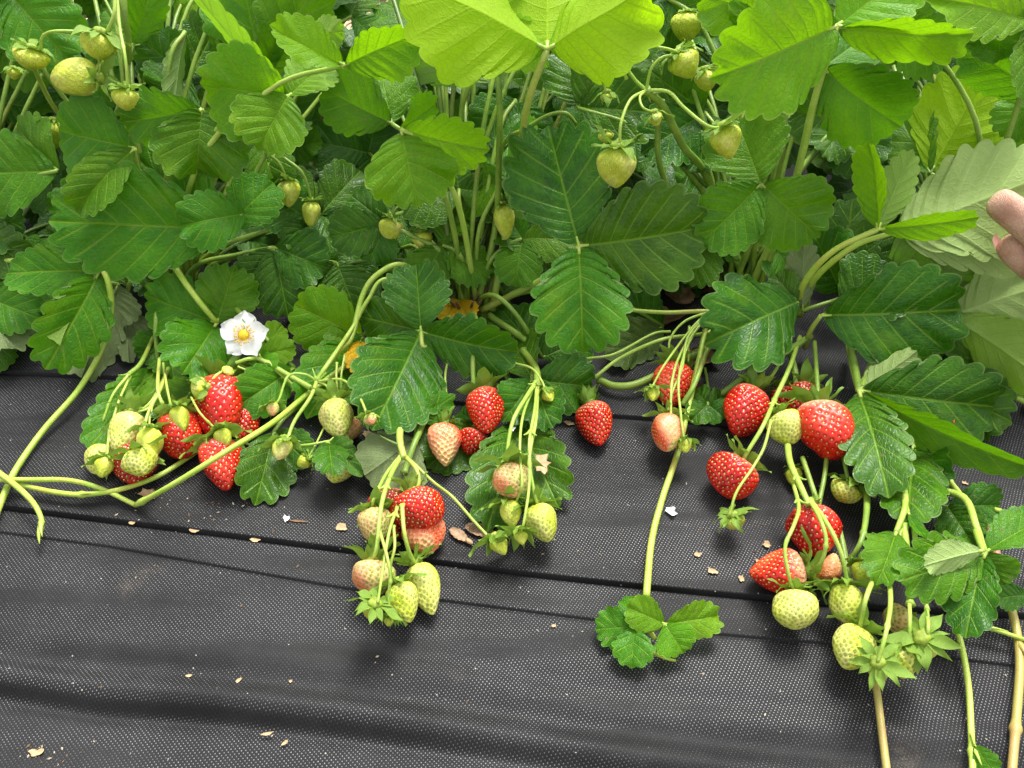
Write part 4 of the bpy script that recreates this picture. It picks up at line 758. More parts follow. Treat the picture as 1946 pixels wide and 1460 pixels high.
# middle left low cluster
b(785, 935, 802, 1006, 92, 1.0, 'bright red strawberry with a bushy green calyx in the lower middle cluster', la=.044, sep=40, tilt=-40, cone=2.4, lob=.09, mk='l')
b(735, 930, 745, 1030, 80, 1.2, 'dark red strawberry behind the stalks of the lower middle cluster', la=.020, sep=8, cone=2.2)
b(795, 985, 820, 1052, 80, .72, 'dull red strawberry with a pale greenish tip under the bright red one', la=.020, sep=6, tipripe=.5, cone=2.0, lob=.09)
b(712, 968, 716, 1032, 66, .30, 'pale pink-green strawberry upper left in the lower middle cluster', la=.040, sep=50, tilt=10, side=.15)
b(712, 1068, 706, 1132, 86, .36, 'blush pale strawberry with a dark curled sepal at the left of the lower middle cluster', la=.030, sep=56, tilt=-35, side=.16, cone=2.2, mk='l')
b(790, 1072, 828, 1166, 66, .14, 'pale green pointed strawberry lowest right in the lower middle cluster', la=.024, sep=50, tilt=-25, cone=1.4)
b(755, 1108, 780, 1182, 60, .08, 'green strawberry leaning left of the pale green pointed one', la=.030, sep=48, tilt=5, cone=1.4)
b(712, 1148, 702, 1176, 38, .02, 'green fruitlet under a large pale star calyx at the foot of the lower middle cluster', la=.046, sep=50, tilt=24, dt=-.012)
b(742, 1172, 736, 1190, 20, .02, 'tiny fruitlet under a small star calyx, lowest of the lower middle cluster', la=.030, sep=30, tilt=38)
TM = (765, 862, .045)
SK('C', [(812, 780, .035), (800, 815, .035), (785, 850, .035), (768, 900, .025)], .0026, .0024, 'p'); SK('C', [(760, 815, .045), (760, 840, .05), (768, 870, .05)], .0034, .0028)
SK('C', [TM, (742, 905, .055), (725, 960, .06), (716, 1040, .05), (706, 1068, .034)], .0024, .0014, bracts=(.35,)); SK('C', [TM, (735, 900, .05), (712, 945, .055), (706, 968, .044)], .0018, .0014)
SK('C', [TM, (790, 890, .055), (796, 915, .052), (790, 936, .046)], .0020, .0016); SK('C', [(755, 965, .06), (740, 1010, .065), (728, 1080, .06), (718, 1146, .05)], .0014, .001, bracts=(.1,)); SK('C', [(722, 1010, .06), (736, 1060, .065), (742, 1100, .055), (738, 1130, .045), (741, 1170, .033)], .0013, .001)
SK('C', [(748, 1000, .06), (750, 1040, .06), (742, 1080, .05), (752, 1108, .034)], .0012, .001); SK('C', [(764, 960, .062), (768, 1010, .06), (778, 1050, .045), (790, 1072, .028)], .0017, .0016)
SK('C', [(780, 875, .05), (822, 915, .045), (860, 945, .035), (900, 990, .032), (930, 1022, .028)], .0014, .0012, nodes=(.5,))
SK('C', [(766, 850, .05), (740, 838, .052), (722, 828, .052)], .0016, .0003, 'k', 'leaf_stipule')
# middle truss
b(966, 886, 978, 946, 70, .40, 'pale blush strawberry under a big star calyx in the middle hanging truss', la=.050, sep=60, tilt=8, side=.12, cone=2.4)
b(968, 952, 974, 1002, 42, .05, 'narrow green strawberry below the blush one in the middle hanging truss', la=.034, sep=44, tilt=28)
b(1020, 960, 1040, 1030, 64, .12, 'green strawberry with a broad calyx, right hand one of the middle hanging truss', la=.034, sep=48, tilt=12, cone=1.8)
b(988, 1010, 992, 1036, 26, .02, 'small fruitlet under a star calyx, lowest of the middle hanging truss', la=.036, sep=44, tilt=32)
b(940, 1022, 958, 1056, 34, .02, 'small fruitlet under a star calyx touching the dry winged seed', la=.026, sep=44, tilt=30)
SK('C', [(1018, 728, .06), (1000, 755, .07), (975, 800, .072), (964, 860, .06), (965, 886, .052)], .0022, .0014, bracts=(.02,)); SK('C', [(1014, 735, .06), (994, 790, .07), (988, 850, .068), (992, 920, .06), (982, 952, .04)], .0014, .0010)
SK('C', [(1020, 735, .06), (1016, 780, .072), (1006, 840, .072), (1006, 920, .062), (996, 990, .05), (990, 1010, .04)], .0016, .0010, bracts=(.35,)); SK('C', [(1022, 730, .06), (1018, 800, .07), (1006, 870, .07), (1014, 930, .055), (1022, 962, .038)], .0018, .0013)
SK('C', [(995, 668, .04), (1018, 700, .055), (1022, 735, .06)], .0030, .0030, 'p')
# right of the middle
b(1282, 695, 1276, 772, 74, .80, 'orange-red strawberry crossed by thin stalks, uppermost right of the middle', la=.030, sep=40, tilt=-30, lob=.04)
b(1305, 705, 1302, 765, 50, 1.12, 'deep red strawberry squeezed behind the orange-red one right of the middle', la=.014, sep=20, tilt=-30)
b(1272, 792, 1262, 858, 64, .52, 'blush pale strawberry hanging below the orange-red one, left of a small star calyx', la=.034, sep=40, tilt=-15, cone=2, side=.14)
b(1242, 738, 1240, 762, 22, .0, 'small fruitlet under a star calyx left of the orange-red berry', la=.045, sep=30, tilt=42)
b(1300, 836, 1304, 860, 24, .0, 'small fruitlet with sharp sepals right of the blush pale berry', la=.034, sep=30, tilt=44)
b(1430, 742, 1402, 826, 84, 1.05, 'tall dark red strawberry right of the small dark leaflets', la=.030, sep=44, tilt=-40, cone=2.2, lob=.08)
b(1410, 880, 1368, 934, 96, .97, 'large red heart-shaped strawberry lying alone in front on the right', la=.028, sep=50, tilt=-28, mk='l', shoulder=.55, cone=2.3, lob=.06)
b(1560, 772, 1576, 868, 104, .82, 'largest orange-red strawberry on the right with a pale shoulder', la=.052, sep=50, tilt=-38, cone=2.8, lob=.11, shoulder=1.0, tipripe=.94)
b(1482, 786, 1512, 840, 64, .14, 'pale green strawberry pressed against the largest orange-red one', la=.050, sep=30, tilt=-25, cone=2.2)
b(1530, 738, 1522, 800, 80, 1.15, 'deep red strawberry behind the largest orange-red one', la=.024, sep=40, tilt=-30)
b(1490, 740, 1494, 790, 56, 1.1, 'shaded red strawberry between the dark red and the largest orange-red ones', la=.018, sep=30)
b(1618, 918, 1596, 954, 58, .10, 'pale green strawberry facing away under a star calyx below the dark leaf', la=.030, sep=40, tilt=10, dt=-.014, cone=2.4)
b(1392, 980, 1402, 1004, 38, .05, 'small green strawberry with spread star calyx lying apart on the cloth', la=.026, sep=40, tilt=16, dt=-.010, cone=2.2)
b(1508, 890, 1512, 926, 30, -.1, 'small shaded green fruitlet among the stalks above the long heart-shaped berry', la=.012, sep=20)
b(1544, 966, 1546, 1058, 104, 1.0, 'big deep red heart-shaped strawberry behind the three arching stalks', la=.026, sep=22, tilt=-60, cone=1.6, lob=.09)
b(1534, 1086, 1426, 1096, 92, .92, 'red conical strawberry lying on its side with its tip to the left', la=.022, sep=52, tilt=-12, mk='m', shoulder=.7, cone=1.5, tipripe=.88)
b(1560, 1072, 1596, 1096, 62, .56, 'pinkish-white strawberry between the sideways red one and the star calyces', la=.020, sep=6, side=.15)
b(1510, 1122, 1514, 1196, 78, .16, 'pale green blunt strawberry below the sideways red one', la=.032, sep=44, tilt=-8, cone=3.2, lob=.06)
b(1610, 1112, 1604, 1184, 62, .10, 'green strawberry under a wide pale calyx right of the blunt pale green one', la=.034, sep=54, tilt=20, cone=2.4, dt=-.008)
b(1640, 1070, 1636, 1110, 40, .0, 'green fruitlet with star calyx behind the leaf above the lowest right cluster', la=.030, sep=40, tilt=20)
b(1640, 1196, 1598, 1266, 74, .10, 'green strawberry with brown tip leftmost of the lowest right cluster', la=.032, sep=52, tilt=-12, cone=2.0, tipripe=.12, lob=.06)
b(1730, 1170, 1690, 1196, 72, .30, 'creamy white and green strawberry behind the lowest right calyces', la=.020, sep=20, cone=2.2)
b(1668, 1258, 1672, 1276, 44, .04, 'strawberry hidden behind the round pale star calyx, lowest of all on the right', la=.050, sep=50, tilt=22, dt=-.024, cone=2.6)
b(1712, 1226, 1716, 1290, 56, .08, 'green strawberry with broad calyx between the two star calyces at the lower right', la=.040, sep=54, tilt=26, cone=2.2, dt=-.012)
b(1752, 1212, 1764, 1236, 48, .04, 'strawberry hidden behind the rightmost pale star calyx of the lowest cluster', la=.052, sep=56, tilt=26, dt=-.022, cone=2.4)
b(1780, 792, 1796, 828, 62, .80, 'orange-red strawberry showing under the scarred leaf at the right', la=.018, sep=20, cone=2.4)
TD = (1350, 592, .05)
SK('D', [(1180, 588, .03), (1260, 594, .045), (1325, 592, .05), TD], .0020, .0024); SK('D', [TD, (1400, 585, .04), (1450, 560, .01)], .0026, .0026)
for q in ([TD, (1318, 620, .06), (1265, 690, .062), (1238, 738, .05)], [TD, (1300, 660, .06), (1278, 720, .058), (1275, 790, .045), (1276, 794, .036)], [TD, (1308, 640, .064), (1296, 700, .06), (1278, 745, .052), (1270, 780, .045)],
          [TD, (1310, 650, .06), (1290, 720, .062), (1294, 790, .05), (1300, 836, .038)], [TD, (1300, 612, .058), (1272, 650, .05), (1280, 695, .034)], [(1310, 620, .055), (1308, 660, .05), (1308, 688, .04)]): SK('D', q, .0015, .0010)
SK('D', [(1115, 682, .03), (1170, 672, .035), (1240, 635, .045), (1275, 630, .05)], .0013, .0013, nodes=(.0,)); SK('D', [(1130, 718, .02), (1180, 680, .03), (1260, 645, .045), (1345, 632, .03), (1400, 600, .01)], .0018, .0020)
SK('D', [(1138, 722, .012), (1170, 734, .014), (1215, 728, .018), (1290, 690, .02), (1350, 655, .02), (1420, 600, .01)], .0032, .0034, 'p')
SK('D', [(1296, 770, .03), (1320, 730, .045), (1345, 665, .05), (1380, 620, .03)], .0022, .0020, 'p'); SK('D', [(1368, 752, .02), (1440, 700, .045), (1500, 665, .05), (1540, 640, .04)], .0030, .0030, 'p')
TE = (1472, 760, .055)
SK('E', [(1520, 640, .045), (1500, 700, .055), TE], .0022, .0022); SK('E', [TE, (1450, 810, .06), (1420, 860, .045), (1408, 882, .032)], .0020, .0018, bracts=(.05,)); SK('E', [(1465, 800, .055), (1452, 850, .055), (1430, 890, .05), (1400, 935, .045), (1386, 980, .030)], .0014, .0011)
SK('E', [(1495, 660, .04), (1470, 710, .045), (1436, 742, .034)], .0018, .0016); SK('E', [(1548, 650, .05), (1552, 710, .06), (1556, 772, .055)], .0018, .0018, 'p'); SK('E', [(1490, 640, .03), (1510, 700, .04), (1512, 740, .03)], .0026, .0024, 'p'); SK('E', [(1430, 650, .03), (1445, 700, .03), (1450, 740, .02)], .0018, .0018, 'p')
TF = (1524, 930, .055)
SK('E', [(1496, 840, .035), (1502, 880, .05), TF, (1538, 960, .055)], .0030, .0024, bracts=(.5,)); SK('E', [(1508, 920, .05), (1518, 965, .06), (1508, 1000, .066), (1492, 1040, .062), (1498, 1090, .05), (1508, 1122, .035)], .0017, .0013, bracts=(.15,))
SK('E', [(1538, 950, .055), (1560, 990, .068), (1570, 1030, .062), (1560, 1070, .045), (1540, 1088, .026)], .0018, .0015); SK('E', [(1540, 950, .055), (1572, 995, .070), (1598, 1050, .060), (1612, 1112, .038)], .0019, .0015)
SK('E', [(1525, 870, .03), (1545, 930, .03), (1560, 980, .02)], .0020, .0020, 'p'); SK('E', [(1572, 860, .03), (1566, 910, .026), (1552, 976, .02)], .0018, .0018, 'p'); SK('E', [(1600, 850, .03), (1606, 885, .035), (1612, 915, .032)], .0018, .0014, 'p')
SK('E', [(1648, 930, .03), (1646, 980, .04), (1636, 1030, .045), (1612, 1068, .03)], .0026, .0014, 'p'); SK('E', [(1592, 1000, .02), (1602, 1040, .02), (1622, 1140, .012), (1650, 1250, .008)], .0024, .0024, 'p')
SK('E', [(1662, 1095, .05), (1645, 1140, .058), (1634, 1196, .036)], .0020, .0015); SK('E', [(1690, 1098, .05), (1692, 1150, .06), (1682, 1210, .064), (1668, 1258, .053)], .0020, .0013); SK('E', [(1728, 1140, .05), (1729, 1180, .055), (1728, 1226, .044)], .0015, .0013); SK('E', [(1762, 1160, .05), (1764, 1190, .06), (1762, 1214, .054)], .0013, .0012)
SK('E', [(1718, 1000, .045), (1724, 1060, .05), (1730, 1150, .05)], .0030, .0026); SK('E', [(1736, 1000, .045), (1744, 1060, .05), (1762, 1160, .05)], .0022, .0015); SK('E', [(1690, 1110, .04), (1700, 1060, .045), (1712, 1010, .045)], .0022, .0022)
SK('E', [(1715, 780, .03), (1760, 860, .03), (1820, 935, .012), (1850, 975, .008)], .0026, .0026, 'r'); SK('E', [(1745, 990, .03), (1760, 1020, .025), (1790, 1080, .02)], .0024, .0024, 'p'); SK('E', [(1772, 820, .02), (1770, 860, .02), (1790, 900, .01)], .0020, .002, 'p')
SK('E', [(1618, 660, .04), (1625, 700, .05), (1632, 740, .055)], .0034, .0030, 'p'); SK('E', [(1670, 660, .04), (1652, 700, .05), (1638, 738, .055)], .0026, .0026, 'p')
# berries that only show through the leaves at the left and far back
b(10, 570, 24, 610, 56, 1.0, 'red strawberry glimpsed behind leaves at the far left edge', la=.02, sep=6)
b(1446, 196, 1452, 214, 28, .95, 'far red strawberry glimpsed between stalks at the upper right', la=-.12, sep=8, group='strawberries of the row behind')
b(286, 514, 290, 532, 18, .4, 'tiny pale fruitlet in the shade above the three-part leaf by the flower', la=.01, sep=6)

# ------------------------------------------------------------------ white flower
def flower():
    c = P(464, 637, .085); z = CAM - c; z /= np.linalg.norm(z); z = z + np.array([-.12, -.1, .25]); z /= np.linalg.norm(z)
    x = np.cross([0, 1., .2], z); x /= np.linalg.norm(x); y = np.cross(z, x); Wm = M3(x, y, z, c)
    e = link('strawberry_flower', None, Wm, None, 'open white five-petalled strawberry flower with a yellow centre', 'flower')
    S = 46 * mpp(464, 637, .085)
    n, m = 12, 11; s = np.linspace(0, 1, n); t = np.linspace(-1, 1, m); Sg, Tg = np.meshgrid(s, t, indexing='ij')
    for i, a in enumerate((92, 18, -52, -122, 165)):
        r = np.random.default_rng(i + 5); wd = .45 * np.sin(np.pi * np.clip(Sg * .68 + .02, 0, 1)) ** .8 * (1 - .60 * Sg ** 7)
        X = Sg * (1 - .10 * Tg ** 2 * Sg) ; X = X * (1 + .04 * np.sin(4 * Tg + i)); Y = Tg * wd * r.uniform(.98, 1.1); Z = .05 + .16 * Sg ** 2 * (.4 + .6 * Tg ** 2) - .10 * Sg ** 3 + .03 * np.sin(6 * Sg + 3 * Tg + i) * Sg + .004 * (i % 2)
        me = mesh('petal', np.stack([X, Y, Z], -1).reshape(-1, 3) * S, gridf(n, m), PETAL)
        link('petal', me, Wm @ T3((0, 0, .0008 * (i % 3))) @ Matrix.Rotation(R(a), 4, 'Z'), e)
    V, F = [], []; nu, nv = 12, 20
    for i in range(nu):
        u = i / (nu - 1) * math.pi * .55
        for j in range(nv):
            a = 6.2832 * j / nv; rr = .23 * S * math.sin(u) * (1 + .06 * math.sin(9 * a + 14 * u)); V.append((rr * math.cos(a), rr * math.sin(a), S * (.10 + .16 * math.cos(u))))
    link('flower_centre', mesh('flower_centre', V, gridf(nu, nv, True), STAMEN), Wm, e)
    parts = []
    for i in range(24):
        a = 6.2832 * i / 24 + rng.uniform(-.1, .1); l = S * rng.uniform(.30, .44); d = np.array([math.cos(a), math.sin(a), 0])
        parts.append(tube([d * .18 * S + [0, 0, .1 * S], d * l * .8 + [0, 0, S * .24], d * l + [0, 0, S * .26]], .00022, .00018, 4, 4)); q = d * l + np.array([0, 0, S * .26])
        parts.append(tube([q - d * .0004, q + d * .0009], .00062, .0005, 3, 5))
    V, F = join(parts); link('stamens', mesh('stamens', V, F, STAMEN), Wm, e, kind='stuff')
    for i in range(8):
        a = R(45 * i + 20); link('sepal', sepal_data('l', i % 6), Wm @ Matrix.Rotation(a, 4, 'Z') @ T3((.12 * S, 0, -.02 * S)) @ Matrix.Rotation(R(6), 4, 'Y') @ Matrix.Diagonal((S * .75, S * .8, S * .75, 1)), e)
flower()

# ------------------------------------------------------------------ runners
def RUN(pts, r0, r1, sm, label, nodes=(), bracts=()):
    q = np.array([P(*p) for p in pts]); 
    sp = smoothpath(q, 10 * len(pts)); rr = max(r0, r1)
    sp[:, 2] = np.maximum(sp[:, 2], cloth(sp[:, 0], sp[:, 1]) + rr * .9); o = sp[0].copy()
    parts = [tube(sp, r0, r1, 10 * len(pts) + 10, 9, 0, nodes)]
    for f in bracts:
        i = int(f * (len(sp) - 2)); dd = sp[i + 1] - sp[i]; dd /= np.linalg.norm(dd); parts.append(tube([sp[i], sp[i] + dd * .006 + [0.001, -.001, .003], sp[i] + dd * .012 + [0.003, -.002, .004]], r0 * 1.0, .0003, 5, 6))
    V, F = join(parts); return link('runner', mesh('runner', V - o, F, SM[sm]), T3(o), None, label, 'runner', 'runners trailing over the cloth')
RUN([(188, 500, .07), (205, 535, .075), (211, 590, .07), (195, 660, .05), (150, 740, .02), (85, 815, .01), (35, 885, .008), (10, 935, .008), (-20, 1010, .006)], .0024, .0026, 'r', 'long pale runner arching down from the leaves at the far left onto the cloth')
RUN([(-40, 898, .012), (40, 921, .012), (100, 935, .012), (160, 940, .012), (230, 930, .014), (300, 905, .012), (360, 868, .010), (400, 840, .01)], .0021, .0019, 'r', 'runner curving under the left berry cluster with a reddish joint', nodes=(.42,), bracts=(.42,))
RUN([(-30, 912, .018), (60, 912, .018), (130, 913, .018), (190, 928, .014), (258, 960, .008)], .0020, .0018, 'r', 'thin runner crossing above the others at the left and ending at a pink joint')
RUN([(258, 960, .008), (330, 920, .044), (430, 858, .062), (520, 802, .045), (590, 745, .03), (680, 680, .03), (780, 620, .02)], .0020, .0026, 'r', 'straight runner crossing in front of the long red berry', nodes=(0.03,))
RUN([(-30, 880, .02), (20, 915, .022), (60, 952, .02), (78, 985, .016), (77, 1008, .012)], .0024, .0016, 'r', 'short runner end with a fresh bright bud at the left', bracts=(.85, .93, .98))
RUN([(400, 840, .012), (470, 800, .01), (560, 740, .01)], .0018, .0018, 'r', 'short runner piece hidden behind the left berry cluster')
RUN([(1344, 610, .04), (1318, 730, .035), (1300, 810, .022), (1285, 870, .010), (1258, 950, .007), (1238, 1030, .007), (1228, 1135, .010)], .0022, .0026, 'r', 'runner running straight down to the small rooting plantlet')
RUN([(1625, 1130, .01), (1650, 1230, .01), (1666, 1310, .008), (1676, 1390, .007), (1690, 1500, .006)], .0022, .0024, 'x', 'reddish runner leaving the lowest right cluster and running off the bottom')
RUN([(1760, 1060, .02), (1800, 1150, .014), (1824, 1215, .010), (1840, 1300, .008), (1846, 1400, .008), (1850, 1500, .007)], .0020, .0020, 'r', 'thin green runner with a small leaf at the bottom right', nodes=(.86,), bracts=(.86,))
RUN([(1880, 1000, .02), (1905, 1095, .014), (1930, 1190, .010), (1938, 1260, .009), (1932, 1360, .008), (1920, 1500, .007)],   .0029, .0027, 'x', 'thickest runner down the right edge, green above and reddish below', nodes=(.84,), bracts=(.5,))
RUN([(1790, 1150, .024), (1850, 1185, .016), (1900, 1200, .014), (1990, 1230, .012)], .0014, .0014, 'r', 'thin side runner crossing the thickest one at the right edge', bracts=(.45,))
RUN([(1870, 732, .035), (1905, 745, .03), (1980, 778, .02)], .0022, .0022, 'r', 'short bright stalk leaving the right edge below the pale undersides')
RUN([(1890, 968, .02), (1930, 978, .016), (2000, 990, .012)], .0016, .0016, 'r', 'short pale runner leaving the right edge beside the small dark leaf')

# rooting plantlet
def plantlet():
    g = G(1228, 1185, .004); e = link('strawberry_plantlet', None, T3(g), None, 'small bright plantlet with rounded leaflets alone on the cloth at its runner end', 'plant')
    PLANTS['Q'] = (e, g)
    V, F = tube([G(1228, 1150, .006), G(1226, 1185, .008), G(1245, 1215, .006)], .003, .0016, 8, 8); link('crown', mesh('crown', V - g, F, SM['r']), T3(g), e)
    LF('Q', 1207, 1190, .016, [(1133, 1196, .010, 74, 0, 8, .35, 0, {'n': 6, 'deep': .15}), (1200, 1270, .010, 76, 0, 10, .35, 0, {'n': 5, 'deep': .15}), (1200, 1130, .014, 52, 0, 10, .35, 0, {'n': 5, 'deep': .15})], 'm', path=[(1228, 1188, .008), (1218, 1190, .012)], r=.001, sm='r')
    LF('Q', 1264, 1186, .022, [(1190, 1152, .026, 64, 6, 12, .35, 0, {'n': 7, 'deep': .10}), (1368, 1170, .018, 66, -8, 12, .45, 0, {'n': 7, 'deep': .10}), (1300, 1242, .016, 76, 0, 12, .5, 0, {'n': 6, 'deep': .10})], 'l', path=[(1228, 1200, .008), (1245, 1196, .014)], r=.0013, sm='r')
    V, F = tube([P(1240, 1240, .008), P(1262, 1250, .010), P(1284, 1256, .008)], .0013, .0009, 8, 7); link('runner_tip', mesh('runner_tip', V - g, F, SM['r']), T3(g), e)
plantlet()
LF('E', 1852, 1415, .012, [(1892, 1475, .008, 44, 0, 12, .3, 0, {'n': 5})], 'm', path=[(1846, 1395, .010)], r=.0008, sm='r')
# ------------------------------------------------------------------ dry leaves, petals, seeds and scraps
def scrap(name, px, py, wpx, hpx, ang, mat, label, cat, group=None, seed=0, curl=.35, l=.0, jag=.42, n=7):
    r = np.random.default_rng(seed + int(px)); k = mpp(px, py, l); o = P(px, py, l) if l > .01 else G(px, py, 0)
    o[2] = max(o[2], 0); h = float(cloth(o[0], o[1])); o[2] = max(o[2], h) + .0010
    a = R(ang); u = np.array([math.cos(a), math.sin(a), 0]); v = np.array([-math.sin(a), math.cos(a), 0])
    m = 14; V = [np.array([0, 0, .0001])]; F = []
    W2, H2 = wpx * k / 2, hpx * k / 2 * 1.25
    for ri, rr in enumerate((.4, .75, 1.0)):
        for j in range(m):
            t = 6.2832 * j / m; q = rr * (1 + (jag * r.uniform(-1, .6) if rr == 1 else 0)); x, y = W2 * q * math.cos(t), H2 * q * math.sin(t)
            z = curl * .8 * min(W2, H2) * (abs(q * math.cos(t + seed)) ** 1.5 + .5 * max(0, q * math.sin(t * 2 + seed))) + r.uniform(0, .12) * min(W2, H2) * rr; V.append(u * x + v * y + np.array([0, 0, z]))
    V = np.array(V); F = [(0, 1 + (j + 1) % m, 1 + j) for j in range(m)] + gridf(3, m, True, 1)
    o2 = link(name, mesh(name, V, F, mat), T3(o), None, label, cat, group); return o2
dl = 'dry brown leaves lying between the plants'
for i, (x, y, w_, h_, a, t) in enumerate([(1185, 545, 50, 30, 20, 'curled dark brown dry leaf beneath the right lobe of the big dark leaf'), (1246, 540, 62, 44, -10, 'broad reddish-brown dry leaf with ragged rim, between two other dry leaves'), (1318, 545, 90, 40, 12, 'large folded brown leaf with pale rolled rim beside the stalk base'),
    (1292, 572, 50, 34, 40, 'chestnut brown dry leaf next to the small white petal'), (1265, 612, 64, 36, 10, 'tan and brown dry leaf under the horizontal pale stalk'), (1350, 548, 54, 40, 70, 'brown leaf pressed against the thick green stalks'), (1325, 690, 40, 44, 80, 'brown dry leaf behind the orange-red berry'),
    (700, 545, 60, 34, 10, 'dark brown dry leaf in the shade behind the curved fruit stalks'), (265, 640, 46, 22, 50, 'reddish dry leaf at the foot of the left plant'), (250, 520, 70, 40, 0, 'brown dry leaf litter under the large left leaf')]):
    scrap('dry_leaf', x, y, w_ * 1.35, h_ * 1.4, a, DRY, t, 'dry leaf', dl, i, .75)
sg = 'small tan scraps on the cloth'
for i, (x, y, w_, h_, a, t) in enumerate([(285, 944, 34, 26, 10, 'pale papery scrap beside the pink runner joint'), (252, 996, 14, 6, 0, 'tiny curled tan scrap on the upper pleat line at the left'), (372, 1010, 22, 9, -5, 'thin tan scrap on the pleat line, second from the left'), (484, 1028, 22, 8, -5, 'flat tan scrap on the pleat line, third from the left'),
    (650, 1008, 20, 14, -20, 'bent tan scrap left of the lower middle cluster'), (550, 1130, 0, 0, 0, ''), (1456, 1038, 16, 14, 30, 'tan chip right above the sideways red berry'), (1326, 1056, 14, 10, 10, 'tan chip leftmost of the four beside the runner'), (1352, 1087, 20, 12, -15, 'largest tan chip in front of the sideways red berry'),
    (1409, 1102, 12, 11, 15, 'tan chip just left of the sideways red berry tip'), (1438, 1068, 8, 10, 15, 'smallest tan chip above the sideways berry tip'), (1082, 806, 12, 16, 70, 'tan flake left of the lone standing red berry'), (452, 915, 10, 18, 60, 'dried petal scrap touching the tip of the long red berry'),
    (361, 1285, 14, 5, 10, 'thin yellow chaff piece on the lower left cloth'), (455, 1294, 18, 5, 55, 'slanted chaff piece right of the thin yellow one'), (541, 1414, 13, 7, 40, 'short brown chaff piece near the bottom edge'), (508, 1396, 26, 5, 15, 'pale curved chaff thread near the bottom edge'),
    (1832, 920, 12, 6, -20, 'tan flake right of the dark notched leaf at the right'), (698, 828, 20, 12, -30, 'tan scrap beneath the big dark leaf'), (1052, 1192, 8, 5, 0, 'tiny green-grey crumb left of the plantlet'), (553, 1296, 7, 6, 0, 'dark crumb on the lower left cloth'), (1030, 884, 34, 40, 0, 'brown withered patch of leaf on the middle dark leaf'),
    (70, 1432, 26, 12, 10, 'pale dried mud flake at the bottom left')]):
    if w_: scrap('dry_scrap', x, y, w_, h_, a, TAN, t, 'scrap', sg, i, .3, l=.028 if 'withered' in t else 0)
pg = 'fallen white petals'
for i, (x, y, w_, h_, a, t) in enumerate([(1274, 975, 20, 20, 30, 'crumpled white petal right of the runner to the plantlet'), (546, 991, 12, 12, 0, 'small white petal speck joined to a thin brown thread'), (970, 776, 12, 8, 0, 'white petal speck at the right flank of the glossy red berry'), (1310, 570, 16, 12, -20, 'white petal scrap on the dark cloth among dry brown leaves'), (973, 818, 14, 8, 20, 'white petal speck on the leaf below the glossy red berry')]):
    scrap('fallen_petal', x, y, w_, h_, a, PETAL, t, 'petal', pg, i + 40, .6, l=.03 if 900 < x < 1000 else 0)
scrap('brown_thread', 568, 995, 36, 4, -3, DRY, 'thin brown thread on the cloth beside the small white petal speck', 'scrap', None, 3, .1)
def samara(pts, wd, label, ribs):
    q = smoothpath([G(x, y, 0) for x, y in pts], 14); q[:, 2] = cloth(q[:, 0], q[:, 1]) + .0022; o = q[0].copy(); t = np.gradient(q, axis=0); t /= np.linalg.norm(t, axis=1)[:, None]
    V = []; m = 7
    for i in range(14):
        f = i / 13; w_ = wd * (.30 + .02 * math.sin(40 * f) + .85 * math.sin(math.pi * min(1, max(0, (f - .0) ** 1.3))) ** .8) * (1 - .15 * f); s = np.cross([0, 0, 1.], t[i])
        for j in range(m):
            u = j / (m - 1) * 2 - 1; V.append(q[i] + s * w_ * u + np.array([0, 0, .0012 * (u * u) + .0006 * math.sin(30 * f)]))
    e = link('maple_seed', None, T3(o), None, label, 'seed', 'winged maple seeds on the cloth')
    link('wing', mesh('wing', np.array(V) - o, gridf(14, m), plain('samara_wing', (.55, .36, .22), .6, .2, 250, .5, .2)), T3(o), e)
    nv = 10; NV = []; NF = gridf(6, nv, True)
    for i in range(6):
        u = math.pi * (i + .3) / 5.6
        for j in range(nv): a = 6.2832 * j / nv; NV.append((.0034 * math.cos(u), .0020 * math.sin(u) * math.cos(a), .0012 + .0014 * math.sin(u) * math.sin(a)))
    ang = math.atan2(*(q[1] - q[0])[:2][::-1]); link('nut', mesh('nut', NV, NF, TAN), T3(q[0] - t[0] * .001) @ Matrix.Rotation(ang, 4, 'Z'), e)
    if ribs:
        parts = []
        for i in range(1, 13):
            s = np.cross([0, 0, 1.], t[i]); w_ = wd * .8 * math.sin(math.pi * i / 13) ** .7; parts.append(tube([q[i] - s * w_ + [0, 0, .0014], q[i] + t[i] * .002 + [0, 0, .0010], q[i] + s * w_ * .9 + t[i] * .004 + [0, 0, .0014]], .00025, .00015, 5, 4))
        V, F = join(parts); link('wing_veins', mesh('wing_veins', V - o, F, plain('samara_vein', (.10, .06, .04), .7)), T3(o), e, kind='stuff')
samara([(890, 1033), (874, 1022), (855, 1008)], .0038, 'small brown winged seed, left one of the pair by the star calyx', False)
samara([(940, 1020), (915, 1012), (884, 1004)], .0052, 'larger striped pale winged seed touching the star calyx', True)

